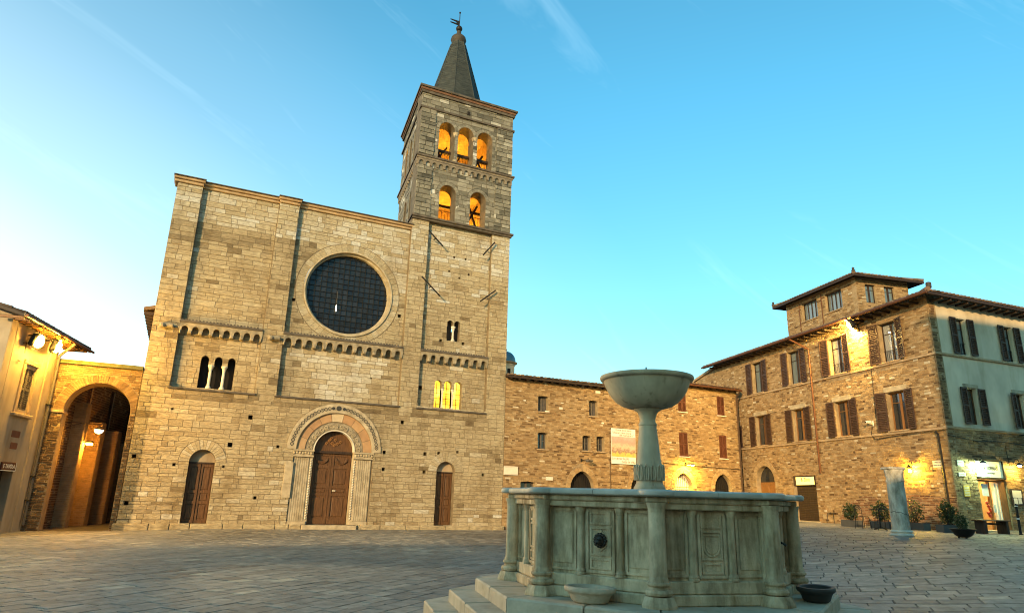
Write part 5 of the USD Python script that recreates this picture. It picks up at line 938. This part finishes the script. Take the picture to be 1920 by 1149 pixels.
# ------------------------------------------------------------------ fountain
fo = thing('fountain', 'octagonal stone fountain with columned basin, raised bowl and stone steps', 'fountain', (FX, FY, 0), FROT)
def octp(r): return Polygon([(r * math.sin(RAD(45 * k)), -r * math.cos(RAD(45 * k))) for k in range(8)])
def face(mesh, k): return rz(mesh, (k + .5) * 45)
def build_fountain():
    rng = random.Random(71)
    ZB, ZT = .457, 1.60; R = 1.78; ap = R * math.cos(RAD(22.5)); sd2 = R * math.sin(RAD(22.5))
    for r, z0, z1 in ((2.95, -.05, .152), (2.62, .10, .305), (2.27, .25, .457)):
        a1, hs = r * math.cos(RAD(22.5)), r * math.sin(RAD(22.5)); a0 = a1 - (.62 if r > 2.3 else 1.1); h0 = a0 * math.tan(RAD(22.5))
        for k in range(8):
            n = 2 if r > 2.3 else 2; cut = rng.uniform(-.25, .25)
            for s in range(n):
                u0, u1 = (-1, cut) if s == 0 else (cut, 1)
                g = .006; p = Polygon([(u0 * hs + (g if s else 0), -a1), (u1 * hs - (g if not s else 0), -a1), (u1 * h0 - (g if not s else 0), -a0), (u0 * h0 + (g if s else 0), -a0)]).buffer(-.004)
                zt = z1 + rng.uniform(-.004, .004); c = np.array(p.exterior.coords)[:-1]; cc_ = c.mean(0); ins = c + (cc_ - c) / np.linalg.norm(cc_ - c, axis=1)[:, None] * .022
                m_ = trimesh.convex.convex_hull(np.vstack([np.c_[c, np.full(len(c), z0)], np.c_[c, np.full(len(c), zt - .02)], np.c_[ins, np.full(len(c), zt)]]))
                part(fo, 'step_block', face(m_, k), 'step_stone')
    part(fo, 'core', exz(octp(1.5), .1, .46), 'joint')
    # basin walls
    for k in range(8):
        part(fo, 'base_course', [face(rbx(-sd2 + .06, sd2 - .06, -ap + .0, -ap + .25, ZB, .565, .012), k)], 'fountain_stone')
        part(fo, 'dado_course', [face(rbx(-sd2 + .05, sd2 - .05, -ap + .035, -ap + .25, .567, .695, .012), k)], 'fountain_stone')
        part(fo, 'wall_slab', face(bx(-sd2 + .04, sd2 - .04, -ap + .10, -ap + .25, .69, 1.47), k), 'fountain_stone')
        part(fo, 'architrave', [face(rbx(-sd2 + .02, sd2 - .02, -ap + .0, -ap + .25, 1.41, 1.475, .01), k), face(rbx(-sd2 - .0, sd2 + .0, -ap - .03, -ap + .25, 1.477, 1.535, .012), k)], 'fountain_stone')
        for cx, hw in ((-.455, .165), (0.0, .17), (.455, .165)):
            y = -ap + .10
            def fr(x0, x1, z0, z1, t=.022, d=.014): return [bx(x0, x0 + t, y - d, y, z0, z1), bx(x1 - t, x1, y - d, y, z0, z1), bx(x0 + t, x1 - t, y - d, y, z0, z0 + t), bx(x0 + t, x1 - t, y - d, y, z1 - t, z1)]
            def pan(x0, x1, z0, z1): return [rbx(x0, x1, y - .010, y + .01, z0, z1, .006)]
            if cx == 0: ms = fr(-.17, .17, .72, 1.39, .03, .02) + fr(-.125, .125, .90, 1.20) + fr(-.125, .125, 1.225, 1.36) + fr(-.125, .125, .76, .875)
            else: ms = fr(cx - hw, cx + hw, .73, 1.39, .028, .018) + pan(cx - hw + .045, cx + hw - .045, .80, 1.33)
            part(fo, 'wall_panel', face(cat(ms), k), 'fountain_stone')
        for cx in (-.235, .235, -.635, .635):
            prof = [(.062, .695), (.062, .715), (.055, .72), (.058, .735), (.046, .755), (.042, .77), (.040, 1.33), (.046, 1.335), (.044, 1.345), (.058, 1.375), (.064, 1.395), (.064, 1.41)]
            if abs(cx) > .5: prof = [(r * .75, z) for r, z in prof]
            part(fo, 'half_column', face(lathe(prof, 14, (cx, -ap + .085, 0)), k), 'fountain_stone', smooth=40)
        # rim
        a1 = (R + .12) * math.cos(RAD(22.5)); hs = (R + .12) * math.sin(RAD(22.5))
        prof = [(-a1 + .03, 1.537), (-a1 + .005, 1.55), (-a1, 1.57), (-a1 + .004, 1.592), (-a1 + .025, 1.605), (-a1 + .06, 1.61), (-1.30, 1.61), (-1.30, 1.537)]
        for s in (0, 1):
            u0, u1 = ((-.985, -.004) if s == 0 else (.004, .985)); v = []
            for u in (u0, u1): v += [(u * abs(y) * math.tan(RAD(22.5)) * 1.005, y, z) for y, z in prof]
            n = len(prof); f = [q for i in range(n) for q in ((i, n + i, n + (i + 1) % n), (i, n + (i + 1) % n, (i + 1) % n))] + [(0, i + 1, i) for i in range(1, n - 1)][::1] + [(n, n + i, n + i + 1) for i in range(1, n - 1)]
            part(fo, 'rim_stone', face(trimesh.Trimesh(np.array(v), f, process=False), k), 'rim_stone', smooth=35)
    # corner columns
    for k in range(8):
        a = RAD(45 * k); x, y = R * math.sin(a), -R * math.cos(a)
        cp = part(fo, 'corner_column', lathe([(.105, .70), (.100, .725), (.092, .74), (.090, .76), (.086, 1.38), (.090, 1.385), (.092, 1.40), (.088, 1.41), (.098, 1.44), (.108, 1.47), (.108, 1.476)], 20, (x, y, 0)), 'fountain_stone', smooth=40)
        part(cp, 'column_base', lathe([(.105, .565), (.135, .575), (.145, .60), (.135, .625), (.105, .632), (.100, .65), (.108, .66), (.122, .672), (.122, .69), (.105, .702)], 20, (x, y, 0)), 'fountain_stone', smooth=40)
        pl_ = [(-.15, -.15), (-.15, -.12), (.15, -.12), (.15, -.15)]
        b0, b1 = .175, .142
        hull = np.array([(sx * b0 * (1 if abs(sx) + abs(sy) < 2 else .78), sy * b0 * (1 if abs(sx) + abs(sy) < 2 else .78), z) for sx, sy in ((1, .45), (1, -.45), (-1, .45), (-1, -.45), (.45, 1), (-.45, 1), (.45, -1), (-.45, -1)) for z in (ZB, ZB + .025)] + [(sx * b1, sy * b1, .563) for sx, sy in ((1, .45), (1, -.45), (-1, .45), (-1, -.45), (.45, 1), (-.45, 1), (.45, -1), (-.45, -1))])
        m_ = trimesh.convex.convex_hull(hull); m_.apply_transform(trimesh.transformations.rotation_matrix(a, (0, 0, 1))); m_.apply_translation((x, y, 0)); part(cp, 'plinth', m_, 'fountain_stone')
        rc = lathe([(.02, 1.5385), (.17, 1.5385), (.195, 1.553), (.20, 1.573), (.195, 1.595), (.17, 1.611), (.001, 1.614)], 20, (x * .985, y * .985, 0)); part(cp, 'rim_corner', rc, 'rim_stone', smooth=40)
        part(cp, 'bracket', rz(rbx(-.11, .11, -.06, .1, 1.4765, 1.534, .012), 45 * k, (x, y, 0)), 'fountain_stone')
    part(fo, 'basin_floor', exz(octp(1.32), .46, .9), 'black_stone'); part(fo, 'water', exz(octp(1.58), 1.40, 1.42), 'dark_glass')
    # shield relief on the right front face, faces 0 (right front) and 7 (left front)
    y = -ap + .10
    shp = Polygon([(-.1, 1.16), (.1, 1.16), (.1, 1.03)] + [(.1 * math.cos(t), 1.03 - .1 * math.sin(t)) for t in np.linspace(0, math.pi, 9)] + [(-.1, 1.03)])
    part(fo, 'shield', face(ext(shp.difference(shp.buffer(-.016)), y - .012, y), 0), 'fountain_stone'); part(fo, 'shield_field', face(ext(shp.buffer(-.03), y - .008, y), 0), 'fountain_stone')
    # lion head spout on the left front face
    s = part(fo, 'lion_spout', face(cat([trimesh.creation.icosphere(2, .052).apply_transform(np.diag([1, .8, 1.05, 1])).apply_translation((0, y - .035, 1.06)), trimesh.creation.icosphere(2, .034).apply_translation((0, y - .085, 1.045)), cyl((0, y - .09, 1.035), (0, y - .15, 1.025), .014, 8)] + [trimesh.creation.icosphere(1, .022).apply_translation((.06 * math.cos(t), y - .018, 1.06 + .06 * math.sin(t))) for t in np.arange(0, 2 * math.pi, .48)] + [trimesh.creation.icosphere(1, .011).apply_translation((q * .024, y - .086, 1.075)) for q in (-1, 1)]), 7), 'bronze', smooth=50)
    part(fo, 'spout_plate', face(ext(Polygon([(0, 1.185), (.085, 1.07), (.07, 1.0), (0, .94), (-.07, 1.0), (-.085, 1.07)]), y - .010, y + .002), 7), 'fountain_stone')
    part(fo, 'spout', face(tube([(0, y, 1.06), (0, y - .09, 1.06), (0, y - .13, 1.03)], .013, 8), 1), 'bronze')
    # stem and bowl
    part(fo, 'stem', lathe([(.28, .9), (.28, 1.3), (.212, 1.42), (.208, 1.65), (.185, 1.69), (.172, 1.72), (.172, 1.745), (.182, 1.77), (.188, 1.84), (.184, 1.92), (.168, 1.97), (.155, 2.05), (.134, 2.27), (.114, 2.46), (.120, 2.465), (.124, 2.48), (.118, 2.495), (.106, 2.51), (.104, 2.55), (.118, 2.61), (.145, 2.655), (.175, 2.67), (.185, 2.685), (.165, 2.70)], 40, (.03, 0, 0)), 'bowl_stone', smooth=50)
    lv = []
    for k in range(14):
        a = 2 * math.pi * k / 14
        lv.append(tube([(.03 + (.19 + .006 * math.sin(t * 3)) * math.cos(a + w), (.19 + .006 * math.sin(t * 3)) * math.sin(a + w), 1.75 + .2 * t) for t, w in ((0, -.11), (.4, -.17), (.8, -.13), (1, 0), (.8, .13), (.4, .17), (0, .11))], .011, 5)); lv.append(tube([(.03 + .19 * math.cos(a), .19 * math.sin(a), 1.75), (.03 + .187 * math.cos(a), .187 * math.sin(a), 1.92)], .009, 5))
    part(fo, 'leaf_carving', lv, 'bowl_stone', smooth=50)
    o = [(.165, 2.695), (.25, 2.70), (.34, 2.728), (.42, 2.78), (.485, 2.85), (.535, 2.93), (.57, 3.01), (.584, 3.055), (.588, 3.062), (.618, 3.068), (.632, 3.085), (.638, 3.105), (.632, 3.125), (.60, 3.132)]
    i_ = [(.585, 3.12), (.56, 3.02), (.50, 2.90), (.38, 2.80), (.2, 2.76), (.001, 2.755)]
    part(fo, 'bowl', lathe(o + i_, 56, (.03, 0, 0)), 'bowl_stone', smooth=45); part(fo, 'jet_pipe', cyl((.03, 0, 2.75), (.03, 0, 3.27), .011, 6), 'iron')
stone_mat('rim_stone', [(0.2, (.36, .34, .28)), (0.8, (.56, .52, .42))], usetone=False, noise=(3, 3, 3), nscale=1.5, contrast=(0.7, 1.12), rough=0.55, bscale=30, bump=0.35, bdist=0.008, spec=0.4)
build_fountain()
def trough(k, label, mat, dist=2.02, lat=0):
    a = RAD(FROT + (k + .5) * 45); t = thing('stone_trough', label, 'basin', (FX + dist * math.sin(a), FY - dist * math.cos(a), .457), FROT + (k + .5) * 45)
    q = lathe([(.001, .0), (.17, .0), (.20, .02), (.225, .07), (.25, .10), (.27, .105), (.285, .12), (.287, .14), (.28, .155), (.25, .16), (.225, .15), (.19, .08), (.001, .06)], 32)
    part(t, 'bowl', q.apply_transform(np.diag([1, .72, 1, 1])), mat, smooth=40); part(t, 'foot', rbx(-.12, .12, -.08, .08, -.0, .03, .01), mat)
trough(7, 'shallow round stone basin under the lion spout on the front step', 'step_stone', 1.84)
trough(0 + 1, 'dark stone basin on the step at the right side of the fountain', 'black_stone', 1.95)

# ------------------------------------------------------------------ things on the piazza
G7 = lambda x, y: float(gz(x, y))
co = thing('ancient_column', 'short broken ancient marble column standing on the piazza', 'column', (11.55, 20.3, G7(11.55, 20.3)))
def rough_lathe(prof, n, amp, seed, sc=6):
    q = lathe(prof, n); v = np.array(q.vertices); d = meshkit.fbm(v * sc + 7, 4, seed) - .5; r = np.hypot(v[:, 0], v[:, 1])[:, None]; v[:, :2] += v[:, :2] / np.maximum(r, 1e-6) * (d * amp)[:, None] * (r > .01); return trimesh.Trimesh(v, q.faces, process=False)
part(co, 'shaft', rough_lathe([(.245, .15), (.243, .3), (.240, .5), (.236, .525), (.240, .55)] + [(.24 - .012 * t, .55 + .95 * t) for t in np.linspace(.05, 1, 14)] + [(.23, 1.52)], 40, .02, 3), 'column_stone', smooth=60)
part(co, 'capital', rough_lathe([(.225, 1.5), (.235, 1.55), (.225, 1.6), (.24, 1.7), (.235, 1.74), (.255, 1.82), (.26, 1.86), (.24, 1.87)], 40, .09, 5, 14), 'column_stone', smooth=40); part(co, 'abacus', [rbx(-.27, .25, -.25, .26, 1.865, 1.94, .03)], 'column_stone')
part(co, 'base', rough_lathe([(.001, .0), (.31, .0), (.33, .03), (.30, .06), (.26, .075), (.27, .10), (.30, .12), (.285, .155), (.24, .165), (.001, .165)], 36, .07, 9, 9), 'white_stone', smooth=40)
part(co, 'crack', tube([(.243 * math.cos(t), .243 * math.sin(t), .62 - .05 * math.sin(t * 1.3) + .012 * math.sin(t * 9)) for t in np.linspace(2.9, 6.5, 22)], .006, 4), 'dark_void')
def leaves(n, cx, cy, cz, rx, ry, rz_, s, rng):
    n = int(n * 1.7); s = s * 1.15
    v, f = [], []
    for i in range(n):
        while True:
            p = np.array([rng.uniform(-1, 1) for _ in range(3)])
            if p @ p <= 1 and (p @ p) > .12: break
        lump = 1 + .25 * math.sin(5 * p[0] + 3 * p[2]) * math.cos(4 * p[1]); c = np.array([cx, cy, cz]) + p * [rx, ry, rz_] * lump
        d = np.array([rng.gauss(0, 1) for _ in range(3)]) + p * 1.2; d /= np.linalg.norm(d); w = np.cross(d, [rng.gauss(0, 1) for _ in range(3)]); w /= np.linalg.norm(w); l = s * rng.uniform(.6, 1.3)
        k = len(v); v += [c - d * l * .5, c + w * l * .22, c + d * l * .5, c - w * l * .22]; f += [(k, k + 1, k + 2), (k, k + 2, k + 3)]
    return trimesh.Trimesh(np.array(v), f, process=False)
def planter(x, y, rot, w, label, seed, hgt=.75, n=420, h=.26, group='box planters along the palace'):
    rng = random.Random(seed); t = thing('planter', label, 'planter', (x, y, G7(x, y)), rot)
    part(t, 'box', [bx(-w / 2, w / 2, -.16, -.13, .0, h), bx(-w / 2, w / 2, .13, .16, .0, h), bx(-w / 2, -w / 2 + .03, -.129, .129, .0, h), bx(w / 2 - .03, w / 2, -.129, .129, 0, h), bx(-w / 2 + .031, w / 2 - .031, -.129, .129, .02, h - .04)], 'planter_grey')
    part(t, 'foliage', leaves(n, 0, 0, h + hgt * .5, w * .42, .24, hgt * .52, .085, rng), 'leaf'); part(t, 'stem', [tube([(rng.uniform(-w / 3, w / 3) * .3, 0, h - .05), (rng.uniform(-w / 3, w / 3), rng.uniform(-.1, .1), h + hgt * .7)], .012, 5) for _ in range(7)], 'bark')
gp = lambda px, py, z=.7: (EYE and None)
planter(13.75, 27.55, -76, .85, 'long grey planter with bushy shrub left of the cafe table', 1, .62, 420)
planter(14.35, 26.4, -76, .95, 'grey planter box with sparse shrub behind the cafe table', 2, .75, 380)
planter(15.3, 25.85, -76, .95, 'dark planter box with thin shrub just right of the ancient column', 3, .85, 260)
planter(15.35, 24.0, 15, .85, 'grey planter with tall bushy shrub at the palace corner', 4, .8, 480)
bp = thing('bowl_planter', 'wide dark iron bowl planter with a small conical shrub on the piazza', 'planter', (13.0, 19.75, G7(13.0, 19.75)))
part(bp, 'bowl', lathe(np.array([(.10, .03), (.2, .05), (.32, .14), (.40, .27), (.43, .32), (.47, .335), (.47, .355), (.42, .35), (.38, .30), (.001, .28)]) * .72, 28), 'iron', smooth=40); part(bp, 'foot', [cyl((.12 * math.cos(a), .12 * math.sin(a), .0), (.12 * math.cos(a), .12 * math.sin(a), .05), .025, 6) for a in (0.4, 2.5, 4.6)], 'iron')
part(bp, 'shrub', leaves(420, 0, 0, .42, .15, .15, .24, .055, random.Random(9)), 'leaf')
bn = thing('bench', 'long dark wooden bench in front of the lit shop', 'bench', (16.9, 24.1, .7), 21.6)
part(bn, 'seat', [rbx(-.75, .75, -.2 + .1 * k, -.11 + .1 * k, .42, .46, .008) for k in range(4)], 'wood_door'); part(bn, 'leg', rbx(-.62, -.5, -.18, .18, 0, .42, .01), 'wood_dark'); part(bn, 'leg', rbx(.5, .62, -.18, .18, 0, .42, .01), 'wood_dark'); part(bn, 'rail', bx(-.5, .5, -.03, .03, .3, .36), 'wood_dark')
for k, (x, y, lab) in enumerate(((17.75, 23.95, 'slim black bollard with pale bands at the right edge near the notice board'),)):
    b = thing('bollard', lab, 'bollard', (x, y, .7)); part(b, 'post', lathe([(.06, 0), (.06, .03), (.042, .05), (.04, .92), (.05, .94), (.05, .98), (.03, 1.01), (.001, 1.03)], 14), 'iron', smooth=40); part(b, 'band', lathe([(.044, .5), (.046, .5), (.046, .55), (.044, .55)], 14), 'white_paint'); part(b, 'band', lathe([(.052, .93), (.056, .935), (.056, .955), (.052, .96)], 14), 'white_paint')
def make_chair(label, loc, rot, group='cafe chairs by the palace'):
    t = thing('cafe_chair', label, 'chair', loc, rot, group)
    part(t, 'seat', lathe([(.001, .44), (.19, .44), (.2, .45), (.19, .46), (.001, .462)], 16), 'iron')
    th = np.linspace(.15, math.pi - .15, 9)
    part(t, 'backrest', [tube([(.2 * math.cos(a), .17 + .03 * math.sin(a), .62 + .25 * math.sin(a)) for a in th], .012, 6), tube([(.12 * math.cos(a), .18, .62 + .16 * math.sin(a)) for a in th], .009, 6)] + [cyl((q, .18, .62), (q, .185, .62 + .25 * math.sqrt(max(0, 1 - (q / .2) ** 2)) - .01), .008, 5) for q in (-.12, -.06, 0, .06, .12)], 'iron')
    for sx in (-1, 1):
        part(t, 'leg', tube([(sx * .2, .2, 0), (sx * .18, .16, .45), (sx * .2, .18, .66)], .012, 6), 'iron'); part(t, 'leg', cyl((sx * .19, -.18, 0), (sx * .15, -.13, .45), .012, 6), 'iron')
    return t
c0_ = make_chair('dark metal cafe chair standing alone beside the brown roller door', (15.1, 32.0, .7), -60)
copy_of(c0_, (13.15, 25.5, .68), 100, 'dark cafe chair drawn up at the left side of the round table'); copy_of(c0_, (13.3, 24.55, .69), 170, 'dark cafe chair in front of the round table'); copy_of(c0_, (14.0, 24.75, .69), -90, 'dark cafe chair between the round table and the ancient column')
tb = thing('cafe_table', 'small dark round cafe table among chairs by the palace wall', 'table', (13.55, 25.1, .69))
part(tb, 'tabletop', lathe([(.001, .70), (.33, .70), (.34, .715), (.33, .73), (.001, .73)], 24), 'iron'); part(tb, 'pedestal', cyl((0, 0, .05), (0, 0, .70), .025, 8), 'iron')
for k in range(4): part(tb, 'foot', tube([(.02 * math.cos(k * 1.57 + .4), .02 * math.sin(k * 1.57 + .4), .12), (.27 * math.cos(k * 1.57 + .4), .27 * math.sin(k * 1.57 + .4), .015)], .014, 6), 'iron')
# houses behind the viewpoint that keep the low sun off the near part of the piazza
hb = thing('rear_houses', 'plain plastered houses closing the piazza behind the viewpoint', 'house', (0, 0, 0), 25.64)
def rear(name, x0, x1, y0, y1, h):
    part(hb, 'wall', bx(x0, x1, y0, y1, -.2, h), 'stucco'); part(hb, 'roof', trimesh.convex.convex_hull(np.array([(x, y, z) for x in (x0 - .4, x1 + .4) for y, z in ((y0 - .4, h), (y1 + .4, h), ((y0 + y1) / 2, h + 1.6))])), 'terracotta')
    for x in np.arange(x0 + 1.5, x1 - 1, 3.2):
        for z in np.arange(1.6, h - 1.5, 3.2): part(hb, 'window', bx(x, x + .9, y1 - .05, y1 + .012, z, z + 1.4), 'shutter_grey')
rear('a', -34, .9, -16, -7, 8.5)
rear('b', 1.1, 30, -16, -7, 16)
